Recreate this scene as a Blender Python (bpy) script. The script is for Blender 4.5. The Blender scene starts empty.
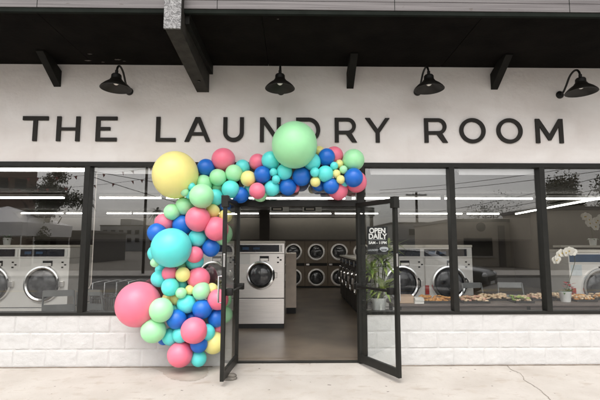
import bpy, bmesh, math, random
from mathutils import Vector, Matrix, noise
PI = math.pi
scene = bpy.context.scene
COL = scene.collection
rnd = random.Random(7)

# ------------------------------------------------------------------ camera model
FOC, PITCH, YAW, DIST, EYE = 420.0, math.radians(6.0), math.radians(1.0), 5.7, 1.59
_f = Vector((math.sin(YAW)*math.cos(PITCH), math.cos(YAW)*math.cos(PITCH), math.sin(PITCH)))
_r = Vector((math.cos(YAW), -math.sin(YAW), 0))
_u = _r.cross(_f)
CAM = Vector((0, -DIST, EYE))
def U(px, py, Y=0.0):
    """world point seen at photograph position px, py, on the vertical plane y = Y"""
    d = _f*FOC + _r*(px-300) + _u*(200-py)
    return CAM + d*((Y+DIST)/d.y)
def UZ(px, py, Z=0.0):
    d = _f*FOC + _r*(px-300) + _u*(200-py)
    return CAM + d*((Z-EYE)/d.z)
def mirror_pt(px, py, s):
    """point in the street, s metres in front of the shop, whose mirror image in the panes is seen at px, py"""
    p = U(px, py, s)
    return Vector((p.x, -s, p.z))

# ------------------------------------------------------------------ materials
def srgb(r, g, b):
    f = lambda c: (c/255/12.92) if c/255 <= .04045 else ((c/255+.055)/1.055)**2.4
    return (f(r), f(g), f(b), 1)
class Mat:
    def __init__(s, name):
        s.m = bpy.data.materials.new(name); s.m.use_nodes = True
        s.nt = s.m.node_tree; s.b = s.nt.nodes['Principled BSDF']
        s.out = s.nt.nodes['Material Output']
    def n(s, t, **k):
        x = s.nt.nodes.new(t)
        for a, v in k.items(): setattr(x, a, v)
        return x
    def l(s, a, b): s.nt.links.new(a, b)
def mat(name, col, rough=.5, metal=0, var=.12, scale=6, bump=0, bscale=80, col2=None, spec=None, coat=0, stretch=None, detail=5, rvar=0, emis=None, es=0):
    M = Mat(name); b = M.b
    b.inputs['Roughness'].default_value = rough; b.inputs['Metallic'].default_value = metal
    if spec is not None: b.inputs['Specular IOR Level'].default_value = spec
    if coat: b.inputs['Coat Weight'].default_value = coat; b.inputs['Coat Roughness'].default_value = .08
    geo = M.n('ShaderNodeNewGeometry'); vec = geo.outputs['Position']
    if stretch:
        mp = M.n('ShaderNodeMapping'); mp.inputs['Scale'].default_value = stretch
        M.l(vec, mp.inputs['Vector']); vec = mp.outputs['Vector']
    nz = M.n('ShaderNodeTexNoise'); nz.inputs['Scale'].default_value = scale; nz.inputs['Detail'].default_value = detail
    M.l(vec, nz.inputs['Vector'])
    rp = M.n('ShaderNodeValToRGB'); rp.color_ramp.elements[0].position = .3; rp.color_ramp.elements[1].position = .72
    c = tuple(col[:3]); c2 = tuple(col2[:3]) if col2 else tuple(min(1, x*(1+var)) for x in c)
    c1 = c if col2 else tuple(x*(1-var) for x in c)
    rp.color_ramp.elements[0].color = (*c1, 1); rp.color_ramp.elements[1].color = (*c2, 1)
    M.l(nz.outputs['Fac'], rp.inputs['Fac']); M.l(rp.outputs['Color'], b.inputs['Base Color'])
    if rvar:
        mr = M.n('ShaderNodeMapRange'); mr.inputs['To Min'].default_value = max(0, rough-rvar); mr.inputs['To Max'].default_value = min(1, rough+rvar)
        M.l(nz.outputs['Fac'], mr.inputs['Value']); M.l(mr.outputs['Result'], b.inputs['Roughness'])
    if bump:
        n2 = M.n('ShaderNodeTexNoise'); n2.inputs['Scale'].default_value = bscale; n2.inputs['Detail'].default_value = 4
        M.l(vec, n2.inputs['Vector'])
        bp = M.n('ShaderNodeBump'); bp.inputs['Strength'].default_value = bump; bp.inputs['Distance'].default_value = .01
        M.l(n2.outputs['Fac'], bp.inputs['Height']); M.l(bp.outputs['Normal'], b.inputs['Normal'])
    if emis:
        b.inputs['Emission Color'].default_value = (*emis[:3], 1); b.inputs['Emission Strength'].default_value = es
    return M.m
def glass_mat(name, tint, f0):
    M = Mat(name); nt = M.nt; nt.nodes.remove(M.b)
    geo = M.n('ShaderNodeNewGeometry')
    dot = M.n('ShaderNodeVectorMath', operation='DOT_PRODUCT'); M.l(geo.outputs['Incoming'], dot.inputs[0]); M.l(geo.outputs['Normal'], dot.inputs[1])
    ab = M.n('ShaderNodeMath', operation='ABSOLUTE'); M.l(dot.outputs['Value'], ab.inputs[0])
    om = M.n('ShaderNodeMath', operation='SUBTRACT'); om.inputs[0].default_value = 1; M.l(ab.outputs[0], om.inputs[1])
    pw = M.n('ShaderNodeMath', operation='POWER'); M.l(om.outputs[0], pw.inputs[0]); pw.inputs[1].default_value = 5
    ma = M.n('ShaderNodeMath', operation='MULTIPLY_ADD'); M.l(pw.outputs[0], ma.inputs[0]); ma.inputs[1].default_value = 1-f0; ma.inputs[2].default_value = f0
    tr = M.n('ShaderNodeBsdfTransparent'); tr.inputs[0].default_value = (*tint, 1)
    gl = M.n('ShaderNodeBsdfGlossy'); gl.inputs['Roughness'].default_value = 0.0; gl.inputs[0].default_value = (1, 1, 1, 1)
    mx = M.n('ShaderNodeMixShader'); M.l(ma.outputs[0], mx.inputs[0]); M.l(tr.outputs[0], mx.inputs[1]); M.l(gl.outputs[0], mx.inputs[2])
    M.l(mx.outputs[0], M.out.inputs['Surface'])
    return M.m

def stucco_mat():
    M = Mat('painted_stucco'); b = M.b
    geo = M.n('ShaderNodeNewGeometry'); P = geo.outputs['Position']
    n1 = M.n('ShaderNodeTexNoise'); n1.inputs['Scale'].default_value = 1.3; n1.inputs['Detail'].default_value = 6; n1.inputs['Distortion'].default_value = .6
    mp = M.n('ShaderNodeMapping'); mp.inputs['Scale'].default_value = (1, 1, 1.7); M.l(P, mp.inputs[0]); M.l(mp.outputs[0], n1.inputs['Vector'])
    r1 = M.n('ShaderNodeValToRGB'); r1.color_ramp.elements[0].position = .32; r1.color_ramp.elements[1].position = .66
    r1.color_ramp.elements[0].color = (.78, .735, .70, 1); r1.color_ramp.elements[1].color = (.86, .83, .80, 1)
    M.l(n1.outputs['Fac'], r1.inputs['Fac'])
    # old damp runs and patches under the eave, each with a shape of its own
    n3 = M.n('ShaderNodeTexNoise'); n3.inputs['Scale'].default_value = 2.6; n3.inputs['Detail'].default_value = 5
    mp3 = M.n('ShaderNodeMapping'); mp3.inputs['Scale'].default_value = (1.5, 1, .8); mp3.inputs['Location'].default_value = (3.1, 0, 7.7); M.l(P, mp3.inputs[0]); M.l(mp3.outputs[0], n3.inputs['Vector'])
    r3 = M.n('ShaderNodeValToRGB'); r3.color_ramp.elements[0].position = .58; r3.color_ramp.elements[1].position = .78
    r3.color_ramp.elements[0].color = (0, 0, 0, 1); r3.color_ramp.elements[1].color = (.16, .16, .16, 1); M.l(n3.outputs['Fac'], r3.inputs['Fac'])
    mx = M.n('ShaderNodeMixRGB'); mx.inputs['Color2'].default_value = (.50, .44, .38, 1); M.l(r3.outputs['Color'], mx.inputs['Fac']); M.l(r1.outputs['Color'], mx.inputs['Color1'])
    M.l(mx.outputs['Color'], b.inputs['Base Color'])
    n2 = M.n('ShaderNodeTexNoise'); n2.inputs['Scale'].default_value = 9; n2.inputs['Detail'].default_value = 9; n2.inputs['Roughness'].default_value = .62; M.l(P, n2.inputs['Vector'])
    bp = M.n('ShaderNodeBump'); bp.inputs['Strength'].default_value = .35; bp.inputs['Distance'].default_value = .03
    M.l(n2.outputs['Fac'], bp.inputs['Height']); M.l(bp.outputs['Normal'], b.inputs['Normal'])
    b.inputs['Roughness'].default_value = .75
    return M.m
def concrete_mat():
    M = Mat('sidewalk_concrete'); b = M.b
    geo = M.n('ShaderNodeNewGeometry'); P = geo.outputs['Position']
    def noise_(sc, det, loc=(0, 0, 0), s=(1, 1, 1)):
        mp = M.n('ShaderNodeMapping'); mp.inputs['Location'].default_value = loc; mp.inputs['Scale'].default_value = s; M.l(P, mp.inputs[0])
        n = M.n('ShaderNodeTexNoise'); n.inputs['Scale'].default_value = sc; n.inputs['Detail'].default_value = det; M.l(mp.outputs[0], n.inputs['Vector']); return n.outputs['Fac']
    def ramp(fac, p0, p1, c0, c1):
        r = M.n('ShaderNodeValToRGB'); r.color_ramp.elements[0].position = p0; r.color_ramp.elements[1].position = p1
        r.color_ramp.elements[0].color = c0; r.color_ramp.elements[1].color = c1; M.l(fac, r.inputs['Fac']); return r.outputs['Color']
    base = ramp(noise_(1.6, 7), .3, .7, (.44, .405, .365, 1), (.54, .51, .47, 1))
    def over(c, f, col):
        mx = M.n('ShaderNodeMixRGB'); mx.inputs['Color2'].default_value = col; M.l(f, mx.inputs['Fac']); M.l(c, mx.inputs['Color1']); return mx.outputs['Color']
    W, K = (1, 1, 1, 1), (0, 0, 0, 1)
    base = over(base, ramp(noise_(26, 3), .60, .74, K, (.35, .35, .35, 1)), (.33, .29, .25, 1))
    base = over(base, ramp(noise_(3.2, 4, (5, 2, 0), (1, 2.4, 1)), .60, .70, K, (.5, .5, .5, 1)), (.36, .31, .26, 1))
    base = over(base, ramp(noise_(5.5, 6, (2, 4, 0)), .58, .66, K, (.3, .3, .3, 1)), (.40, .34, .28, 1))
    base = over(base, ramp(noise_(13, 1, (1, 9, 0)), .745, .775, K, (.8, .8, .8, 1)), (.12, .10, .09, 1))
    M.l(base, b.inputs['Base Color'])
    n2 = noise_(90, 6); bp = M.n('ShaderNodeBump'); bp.inputs['Strength'].default_value = .4; bp.inputs['Distance'].default_value = .006
    M.l(n2, bp.inputs['Height']); M.l(bp.outputs['Normal'], b.inputs['Normal']); b.inputs['Roughness'].default_value = .85
    return M.m
def fascia_mat():
    M = Mat('weathered_fascia_paint'); b = M.b
    geo = M.n('ShaderNodeNewGeometry'); P = geo.outputs['Position']
    mp = M.n('ShaderNodeMapping'); mp.inputs['Scale'].default_value = (.5, 1, 22); M.l(P, mp.inputs[0])
    n = M.n('ShaderNodeTexNoise'); n.inputs['Scale'].default_value = 2.2; n.inputs['Detail'].default_value = 6; M.l(mp.outputs[0], n.inputs['Vector'])
    r = M.n('ShaderNodeValToRGB'); r.color_ramp.elements[0].position = .3; r.color_ramp.elements[1].position = .7
    r.color_ramp.elements[0].color = (.095, .086, .087, 1); r.color_ramp.elements[1].color = (.175, .162, .162, 1); M.l(n.outputs['Fac'], r.inputs['Fac'])
    n2 = M.n('ShaderNodeTexNoise'); n2.inputs['Scale'].default_value = 9; n2.inputs['Detail'].default_value = 3
    mp2 = M.n('ShaderNodeMapping'); mp2.inputs['Scale'].default_value = (1, 1, 2.5); M.l(P, mp2.inputs[0]); M.l(mp2.outputs[0], n2.inputs['Vector'])
    r2 = M.n('ShaderNodeValToRGB'); r2.color_ramp.elements[0].position = .70; r2.color_ramp.elements[1].position = .75
    r2.color_ramp.elements[0].color = (0, 0, 0, 1); r2.color_ramp.elements[1].color = (.8, .8, .8, 1); M.l(n2.outputs['Fac'], r2.inputs['Fac'])
    mx = M.n('ShaderNodeMixRGB'); mx.inputs['Color2'].default_value = (.09, .075, .065, 1); M.l(r2.outputs['Color'], mx.inputs['Fac']); M.l(r.outputs['Color'], mx.inputs['Color1'])
    M.l(mx.outputs['Color'], b.inputs['Base Color']); b.inputs['Roughness'].default_value = .6
    bp = M.n('ShaderNodeBump'); bp.inputs['Strength'].default_value = .3; bp.inputs['Distance'].default_value = .01; M.l(n.outputs['Fac'], bp.inputs['Height']); M.l(bp.outputs['Normal'], b.inputs['Normal'])
    return M.m
def foil_mat():
    M = Mat('silver_flashing'); b = M.b
    geo = M.n('ShaderNodeNewGeometry')
    v = M.n('ShaderNodeTexNoise'); v.inputs['Scale'].default_value = 28; v.inputs['Detail'].default_value = 5; v.inputs['Distortion'].default_value = 1.5; M.l(geo.outputs['Position'], v.inputs['Vector'])
    r = M.n('ShaderNodeValToRGB'); r.color_ramp.elements[0].position = .4; r.color_ramp.elements[1].position = .6
    r.color_ramp.elements[0].color = (.10, .10, .10, 1); r.color_ramp.elements[1].color = (.30, .30, .30, 1); M.l(v.outputs['Fac'], r.inputs['Fac']); M.l(r.outputs['Color'], b.inputs['Base Color'])
    b.inputs['Metallic'].default_value = .1; b.inputs['Roughness'].default_value = .55
    bp = M.n('ShaderNodeBump'); bp.inputs['Strength'].default_value = .8; bp.inputs['Distance'].default_value = .01; M.l(v.outputs['Fac'], bp.inputs['Height']); M.l(bp.outputs['Normal'], b.inputs['Normal'])
    return M.m
def balloon_mat(name, c):
    M = Mat(name); b = M.b
    b.inputs['Base Color'].default_value = c; b.inputs['Roughness'].default_value = .44
    b.inputs['Specular IOR Level'].default_value = .6
    b.inputs['Subsurface Weight'].default_value = .6; b.inputs['Subsurface Radius'].default_value = (.12, .12, .12); b.inputs['Subsurface Scale'].default_value = 1
    lw = M.n('ShaderNodeTexNoise'); lw.inputs['Scale'].default_value = 7; g = M.n('ShaderNodeNewGeometry'); M.l(g.outputs['Position'], lw.inputs['Vector'])
    hs = M.n('ShaderNodeHueSaturation'); hs.inputs['Color'].default_value = c
    mr = M.n('ShaderNodeMapRange'); mr.inputs['To Min'].default_value = .92; mr.inputs['To Max'].default_value = 1.08; M.l(lw.outputs['Fac'], mr.inputs['Value']); M.l(mr.outputs['Result'], hs.inputs['Value'])
    M.l(hs.outputs['Color'], b.inputs['Base Color'])
    return M.m

X = {}
X['stucco'] = stucco_mat(); X['concrete'] = concrete_mat(); X['fascia'] = fascia_mat(); X['foil'] = foil_mat()
X['block'] = mat('white_block_paint', (.545, .543, .535), .7, var=.05, scale=5, bump=.35, bscale=70)
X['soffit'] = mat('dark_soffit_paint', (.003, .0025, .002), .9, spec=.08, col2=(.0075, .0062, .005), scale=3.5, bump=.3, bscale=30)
X['beam'] = mat('dark_beam_paint', (.028, .0255, .0215), .65, spec=.2, var=.35, scale=9, bump=.25, bscale=50)
X['brace'] = mat('black_brace_paint', (.009, .0086, .007), .65, spec=.15, var=.3, scale=10, bump=.2)
X['drip'] = mat('drip_edge', (.013, .016, .0135), .85, spec=.06, var=.2)
X['frame'] = mat('dark_bronze_aluminium', (.0165, .0165, .0145), .42, metal=.0, spec=.22, var=.15, scale=12)
X['letter'] = mat('charcoal_letter', (.030, .0275, .0245), .65, spec=.2, var=.12)
X['black'] = mat('black_metal', (.010, .0096, .0085), .45, spec=.3, var=.25, scale=20)
X['bronze'] = mat('dark_shade_enamel', (.016, .0145, .012), .42, spec=.35, var=.2)
X['bulb'] = mat('frosted_bulb', (.85, .83, .78), .35, var=.02)
X['glass'] = glass_mat('storefront_glass', (.985, .992, .988), .095)
X['clear'] = glass_mat('door_glass', (.96, .97, .965), .045)
X['floor'] = mat('stained_floor_concrete', (.09, .068, .05), .33, col2=(.27, .215, .16), scale=1.3, rvar=.04, bump=.06, bscale=12)
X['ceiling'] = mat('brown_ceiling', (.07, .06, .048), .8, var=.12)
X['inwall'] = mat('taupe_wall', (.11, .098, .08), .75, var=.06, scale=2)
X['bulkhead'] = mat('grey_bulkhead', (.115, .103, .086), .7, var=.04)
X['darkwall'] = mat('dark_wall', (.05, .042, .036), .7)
X['cap'] = mat('pale_ledge', (.74, .70, .62), .5, var=.05)
X['steel'] = mat('brushed_steel', (.90, .865, .83), .33, metal=.75, var=.06, scale=3, stretch=(1, 1, 30))
X['white_steel'] = mat('pale_enamel', (.80, .775, .735), .35, metal=.05, var=.03)
X['tan_steel'] = mat('tan_enamel', (.76, .65, .55), .45, metal=.0, var=.1)
X['dryer'] = mat('dryer_panel', (.185, .145, .105), .42, metal=.3, var=.1)
X['chrome'] = mat('chrome', (.88, .88, .88), .2, metal=1, var=.03)
X['navy'] = mat('navy_panel', (.009, .012, .021), .25, var=.2)
X['blue_panel'] = mat('blue_panel', (.03, .075, .15), .3, var=.15)
X['porthole'] = mat('porthole_glass', (.012, .013, .015), .06, col2=(.13, .13, .135), scale=7, spec=.7)
X['drum'] = mat('drum_steel', (.30, .30, .30), .25, metal=.9, var=.4, scale=14)
X['rubber'] = mat('black_plinth', (.013, .013, .013), .55)
X['sticker'] = mat('pale_sticker', (.60, .66, .68), .5, var=.08, scale=30)
X['paper'] = mat('white_paper', (.78, .78, .75), .6, var=.02)
X['red'] = mat('red_plastic', (.42, .03, .025), .4)
X['grey_plastic'] = mat('grey_chair_metal', (.20, .205, .20), .4, metal=.2, var=.1)
X['tube'] = mat('lamp_tube', (.9, .9, .88), .4, emis=(1, .97, .90), es=5.5)
X['housing'] = mat('white_fixture', (.6, .6, .58), .5)
X['leaf'] = mat('dracaena_leaf', (.16, .30, .05), .4, col2=(.56, .62, .20), scale=9)
X['leaf2'] = mat('orchid_leaf', (.04, .11, .025), .35, col2=(.08, .17, .05), scale=8)
X['petal'] = mat('white_petal', (.84, .81, .74), .5, var=.04)
X['petal_mid'] = mat('yellow_throat', (.6, .42, .08), .5)
X['redpetal'] = mat('red_petal', (.55, .04, .05), .4)
X['pot'] = mat('white_ceramic', (.78, .79, .77), .3, var=.03)
X['stem'] = mat('green_stem', (.09, .10, .035), .6)
X['soil'] = mat('soil', (.03, .022, .015), .9)
X['tabletop'] = mat('dark_table', (.16, .13, .115), .45, var=.15, scale=5, stretch=(1, 8, 8))
X['tray'] = mat('black_tray', (.03, .028, .026), .35)
X['snack_o'] = mat('orange_snack', (.55, .22, .045), .6, col2=(.75, .42, .15), scale=25)
X['snack_c'] = mat('cream_snack', (.62, .40, .24), .6, col2=(.80, .68, .48), scale=30)
X['snack_p'] = mat('pinkish_snack', (.60, .30, .22), .6, col2=(.78, .55, .40), scale=30)
X['box'] = mat('tan_card', (.58, .42, .30), .7, var=.06)
X['napkin'] = mat('white_napkin', (.80, .78, .74), .7)
X['stone'] = mat('grey_stone', (.09, .083, .07), .75, col2=(.24, .22, .19), scale=16, bump=.5, bscale=40)
X['asphalt'] = mat('asphalt', (.12, .117, .112), .9, var=.25, scale=3, bump=.4, bscale=120)
X['paint_yellow'] = mat('road_paint_yellow', (.55, .38, .06), .8)
X['ground'] = mat('dry_ground', (.16, .145, .125), .95, var=.2, scale=.3)
X['kerb'] = mat('kerb_concrete', (.36, .34, .31), .85)
X['b_beige'] = mat('beige_plaster', (.46, .41, .34), .8, var=.06, scale=.6)
X['b_grey'] = mat('grey_plaster', (.42, .42, .41), .8, var=.08, scale=.4)
X['b_brown'] = mat('brown_cladding', (.20, .14, .11), .8, var=.15, scale=.8)
X['b_dark'] = mat('dark_opening', (.015, .015, .016), .3)
X['b_roof'] = mat('roof_sheet', (.14, .13, .12), .8)
X['foliage'] = mat('dark_foliage', (.028, .036, .016), .6, col2=(.065, .075, .035), scale=.9)
X['foliage2'] = mat('olive_foliage', (.04, .045, .02), .6, col2=(.085, .085, .045), scale=.9)
X['trunk'] = mat('bark', (.06, .048, .037), .9, bump=.5, bscale=20)
X['pole'] = mat('pole_wood', (.055, .047, .04), .9)
X['canvas'] = mat('white_canvas', (.74, .73, .74), .7, var=.05)
X['carpaint'] = mat('black_car_paint', (.012, .013, .015), .25, coat=.6, var=.1)
X['carglass'] = mat('car_glass', (.02, .025, .03), .05, spec=.8)
X['tyre'] = mat('tyre', (.02, .02, .02), .85)
X['lampglass'] = mat('headlamp', (.6, .62, .62), .1, spec=.8)
X['pennant'] = mat('red_pennant', (.48, .08, .08), .7, col2=(.22, .14, .14), scale=2.2)
X['cord'] = mat('pale_cord', (.70, .64, .58), .5)
X['film'] = mat('black_window_film', (.010, .011, .0115), .35)
X['white_vinyl'] = mat('white_vinyl', (.82, .82, .80), .5, var=.02)
X['grey_vinyl'] = mat('grey_vinyl', (.42, .44, .46), .5, var=.04)
X['scrape'] = mat('bare_scrape', (.10, .09, .08), .9, var=.4, scale=30)
X['crack'] = mat('crack_fill', (.24, .21, .18), .95)
BC = {'Y': ('yellow', balloon_mat('latex_yellow', (.90, .81, .30, 1))), 'M': ('mint', balloon_mat('latex_mint', (.39, .82, .45, 1))),
      'T': ('turquoise', balloon_mat('latex_turquoise', (.12, .74, .72, 1))), 'B': ('blue', balloon_mat('latex_blue', (.005, .145, .58, 1))),
      'P': ('pink', balloon_mat('latex_pink', (.90, .20, .30, 1)))}

# ------------------------------------------------------------------ mesh helpers
class MB:
    def __init__(s): s.bm = bmesh.new()
    def box(s, x0, x1, y0, y1, z0, z1, bev=0):
        r = bmesh.ops.create_cube(s.bm, size=1); vs = r['verts']
        for v in vs:
            v.co = Vector(((x0+x1)/2+v.co.x*(x1-x0), (y0+y1)/2+v.co.y*(y1-y0), (z0+z1)/2+v.co.z*(z1-z0)))
        if bev:
            es = list({e for v in vs for e in v.link_edges})
            bmesh.ops.bevel(s.bm, geom=es, offset=bev, segments=2, affect='EDGES', profile=.5)
        return s
    def obox(s, c, ax, ay, az):
        """box from centre and three half-axis vectors"""
        r = bmesh.ops.create_cube(s.bm, size=2)
        for v in r['verts']: v.co = Vector(c)+Vector(ax)*v.co.x+Vector(ay)*v.co.y+Vector(az)*v.co.z
        return s
    def bar(s, a, b, w, h=None, up=(0, 0, 1)):
        a, b = Vector(a), Vector(b); d = b-a; L = d.length; d.normalize()
        sx = d.cross(Vector(up))
        if sx.length < 1e-4: sx = d.cross(Vector((1, 0, 0)))
        sx.normalize(); sz = sx.cross(d)
        return s.obox((a+b)/2, sx*(w/2), d*(L/2), sz*((h or w)/2))
    def tube(s, pts, r, n=8, caps=True):
        pts = [Vector(p) for p in pts]; rings = []
        rr = r if isinstance(r, (list, tuple)) else [r]*len(pts)
        pn = None
        for i, p in enumerate(pts):
            d = (pts[min(i+1, len(pts)-1)]-pts[max(i-1, 0)]).normalized()
            if pn is None: pn = d.orthogonal().normalized()
            else:
                pn = (pn-d*pn.dot(d)); pn.normalize()
            bn = d.cross(pn)
            rings.append([s.bm.verts.new(p+(pn*math.cos(2*PI*k/n)+bn*math.sin(2*PI*k/n))*rr[i]) for k in range(n)])
        for a, b in zip(rings, rings[1:]):
            for k in range(n): s.bm.faces.new((a[k], a[(k+1) % n], b[(k+1) % n], b[k]))
        if caps:
            s.bm.faces.new(rings[0][::-1]); s.bm.faces.new(rings[-1])
        return s
    def lathe(s, prof, c=(0, 0, 0), n=24, axis='z', close=False):
        c = Vector(c); rings = []
        for r, h in prof:
            ring = []
            for k in range(n):
                a = 2*PI*k/n
                p = {'z': (r*math.cos(a), r*math.sin(a), h), 'y': (r*math.cos(a), h, r*math.sin(a)), 'x': (h, r*math.cos(a), r*math.sin(a))}[axis]
                ring.append(s.bm.verts.new(c+Vector(p)))
            rings.append(ring)
        pairs = list(zip(rings, rings[1:]))
        if close: pairs.append((rings[-1], rings[0]))
        for a, b in pairs:
            for k in range(n): s.bm.faces.new((a[k], a[(k+1) % n], b[(k+1) % n], b[k]))
        if not close:
            for ring in (rings[0], rings[-1]):
                try: s.bm.faces.new(ring)
                except ValueError: pass
        return s
    def prism(s, poly, axis, a, b):
        """poly of 2-D points extruded along axis from a to b"""
        def P(p, t): return {'x': (t, p[0], p[1]), 'y': (p[0], t, p[1]), 'z': (p[0], p[1], t)}[axis]
        v0 = [s.bm.verts.new(P(p, a)) for p in poly]; v1 = [s.bm.verts.new(P(p, b)) for p in poly]
        n = len(poly); s.bm.faces.new(v0); s.bm.faces.new(v1[::-1])
        for i in range(n): s.bm.faces.new((v0[i], v1[i], v1[(i+1) % n], v0[(i+1) % n]))
        return s
    def ball(s, c, r, sc=(1, 1, 1), u=12, v=8):
        q = bmesh.ops.create_uvsphere(s.bm, u_segments=u, v_segments=v, radius=r)
        for w in q['verts']: w.co = Vector((w.co.x*sc[0], w.co.y*sc[1], w.co.z*sc[2]))+Vector(c)
        return s
    def quad(s, a, b, c, d):
        s.bm.faces.new([s.bm.verts.new(p) for p in (a, b, c, d)]); return s
    def build(s, name, m, parent=None, loc=None, smooth=None, world=False):
        bmesh.ops.recalc_face_normals(s.bm, faces=s.bm.faces)
        me = bpy.data.meshes.new(name)
        if world and parent:
            root = parent
            off = Vector(root.location)
            while root.parent: root = root.parent; off += Vector(root.location)
            for v in s.bm.verts: v.co -= off
        s.bm.to_mesh(me); s.bm.free()
        o = bpy.data.objects.new(name, me); COL.objects.link(o)
        me.materials.append(m)
        if smooth is not None:
            for p in me.polygons: p.use_smooth = True
            if smooth > 0: me.set_sharp_from_angle(angle=math.radians(smooth))
        if parent: o.parent = parent
        if loc is not None: o.location = loc
        return o
def tag(o, label=None, cat=None, group=None, kind=None):
    if label: o['label'] = label
    if cat: o['category'] = cat
    if group: o['group'] = group
    if kind: o['kind'] = kind
    return o
def thing(name, label, cat, loc=(0, 0, 0), rz=0, group=None):
    o = bpy.data.objects.new(name, None); COL.objects.link(o); o.empty_display_size = .1
    o.location = loc; o.rotation_euler = (0, 0, rz)
    return tag(o, label, cat, group)
def kids(o): return [c for c in bpy.data.objects if c.parent == o]
def dup(o, parent=None):
    c = o.copy(); COL.objects.link(c)
    if parent: c.parent = parent
    for k in kids(o): dup(k, c)
    return c
def outline_mesh(name, polys, depth, m, parent, loc, bev=0):
    """flat outline with holes, given thickness, standing in the x-z plane and facing -y"""
    cu = bpy.data.curves.new('outline', 'CURVE'); cu.dimensions = '2D'; cu.fill_mode = 'BOTH'; cu.extrude = depth/2; cu.bevel_depth = bev
    for poly in polys:
        sp = cu.splines.new('POLY'); sp.points.add(len(poly)-1); sp.use_cyclic_u = True
        for i, p in enumerate(poly): sp.points[i].co = (p[0], p[1], 0, 1)
    t = bpy.data.objects.new('outline', cu); COL.objects.link(t)
    return curve_to_mesh(t, cu, name, m, parent, loc)
def text_mesh(name, body, size, depth, m, parent, loc, bold=0, align='CENTER', squeeze=1):
    cu = bpy.data.curves.new('text', 'FONT'); cu.body = body; cu.size = size; cu.extrude = depth/2; cu.offset = bold; cu.align_x = align
    t = bpy.data.objects.new('text', cu); COL.objects.link(t)
    return curve_to_mesh(t, cu, name, m, parent, loc, squeeze)
def curve_to_mesh(t, cu, name, m, parent, loc, squeeze=1):
    dg = bpy.context.evaluated_depsgraph_get(); dg.update()
    me = bpy.data.meshes.new_from_object(t.evaluated_get(dg)); me.name = name
    bpy.data.objects.remove(t); bpy.data.curves.remove(cu)
    me.transform(Matrix.Diagonal((squeeze, 1, 1, 1)))
    me.transform(Matrix.Rotation(PI/2, 4, 'X'))
    me.materials.clear(); me.materials.append(m)
    o = bpy.data.objects.new(name, me); COL.objects.link(o)
    if parent: o.parent = parent
    o.location = loc
    return o

# ================================================================== SETTING
def sheet(name, x0, x1, y0, y1, z, m, n=1):
    b = MB(); b.quad((x0, y0, z), (x1, y0, z), (x1, y1, z), (x0, y1, z))
    return tag(b.build(name, m), kind='structure')
sheet('ground', -600, 600, -700, 500, -.16, X['ground'])
b = MB(); b.box(-40, 40, -16.0, -4.05, -.30, -.13); tag(b.build('road', X['asphalt']), kind='structure')
b = MB()
for x in range(-38, 38, 3): b.box(x, x+1.6, -10.12, -10.0, -.131, -.126)
tag(b.build('road_marking', X['paint_yellow']), kind='structure')
b = MB(); b.box(-40, 40, -4.05, -3.9, -.30, .0, .012); b.box(-40, 40, -16.15, -16.0, -.3, .0, .012); tag(b.build('kerb', X['kerb']), kind='structure')
b = MB(); b.box(-40, 40, -20, -16.15, -.3, .0); tag(b.build('far_pavement', X['kerb']), kind='structure')
# sidewalk: slabs with tooled joints, one mesh
b = MB()
xs = [-12+1.52*i for i in range(17)]
for i in range(16):
    for (y0, y1) in ((-3.9, -2.62), (-2.612, -1.30), (-1.292, .02)):
        if y1 > 0: continue
        b.box(xs[i], xs[i+1]-.008, y0, y1, -.25, 0.0, .004)
b.box(-12, 12.32, -1.292, .055, -.25, 0.0)
b.box(-12, 12.3, -3.9, -1.29, -.25, -.008)
rv = [(-1.02, -.36, .001), (1.4, -.42, .001), (1.4, -.006, .001), (.90, -.006, .036), (-.735, -.006, .036), (-1.02, -.006, .001)]
rv = [b.bm.verts.new(v) for v in rv]; b.bm.faces.new((rv[0], rv[1], rv[3], rv[4])); b.bm.faces.new((rv[1], rv[2], rv[3])); b.bm.faces.new((rv[0], rv[4], rv[5]))
b.box(-.735, .90, -.005, .055, 0, .036)
tag(b.build('sidewalk', X['concrete']), kind='structure')
b = MB()   # wandering crack: a filled seam a few millimetres proud of the slab
pts = [(505, 364.4), (512, 370), (520.5, 373.5), (524, 380), (533, 385.5), (540, 390), (546, 396), (552, 401), (560, 409)]
P = []
for i, (a, c) in enumerate(zip(pts, pts[1:])):
    A, C_ = UZ(*a), UZ(*c)
    for k in range(4):
        q = A.lerp(C_, k/4); P.append(q+Vector((rnd.uniform(-.008, .008), rnd.uniform(-.008, .008), 0)))
for i in range(len(P)-1):
    d = (P[i+1]-P[i]).normalized(); nn = Vector((-d.y, d.x, 0))*rnd.uniform(.0015, .005); n2 = Vector((-d.y, d.x, 0))*rnd.uniform(.003, .006)
    b.quad(P[i]-nn+Vector((0, 0, .003)), P[i+1]-n2+Vector((0, 0, .003)), P[i+1]+n2+Vector((0, 0, .003)), P[i]+nn+Vector((0, 0, .003)))
tag(b.build('pavement_crack', X['crack']), kind='structure')
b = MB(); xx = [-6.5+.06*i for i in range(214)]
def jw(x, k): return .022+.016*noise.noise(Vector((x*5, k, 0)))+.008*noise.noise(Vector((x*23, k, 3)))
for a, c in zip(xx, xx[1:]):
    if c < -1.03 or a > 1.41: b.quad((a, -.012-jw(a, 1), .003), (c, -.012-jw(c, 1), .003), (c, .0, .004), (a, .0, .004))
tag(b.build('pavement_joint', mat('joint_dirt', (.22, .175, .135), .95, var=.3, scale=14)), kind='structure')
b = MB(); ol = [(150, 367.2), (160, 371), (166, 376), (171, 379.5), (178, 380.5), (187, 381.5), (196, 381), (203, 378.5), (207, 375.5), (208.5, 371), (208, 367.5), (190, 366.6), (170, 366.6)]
V = []
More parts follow.
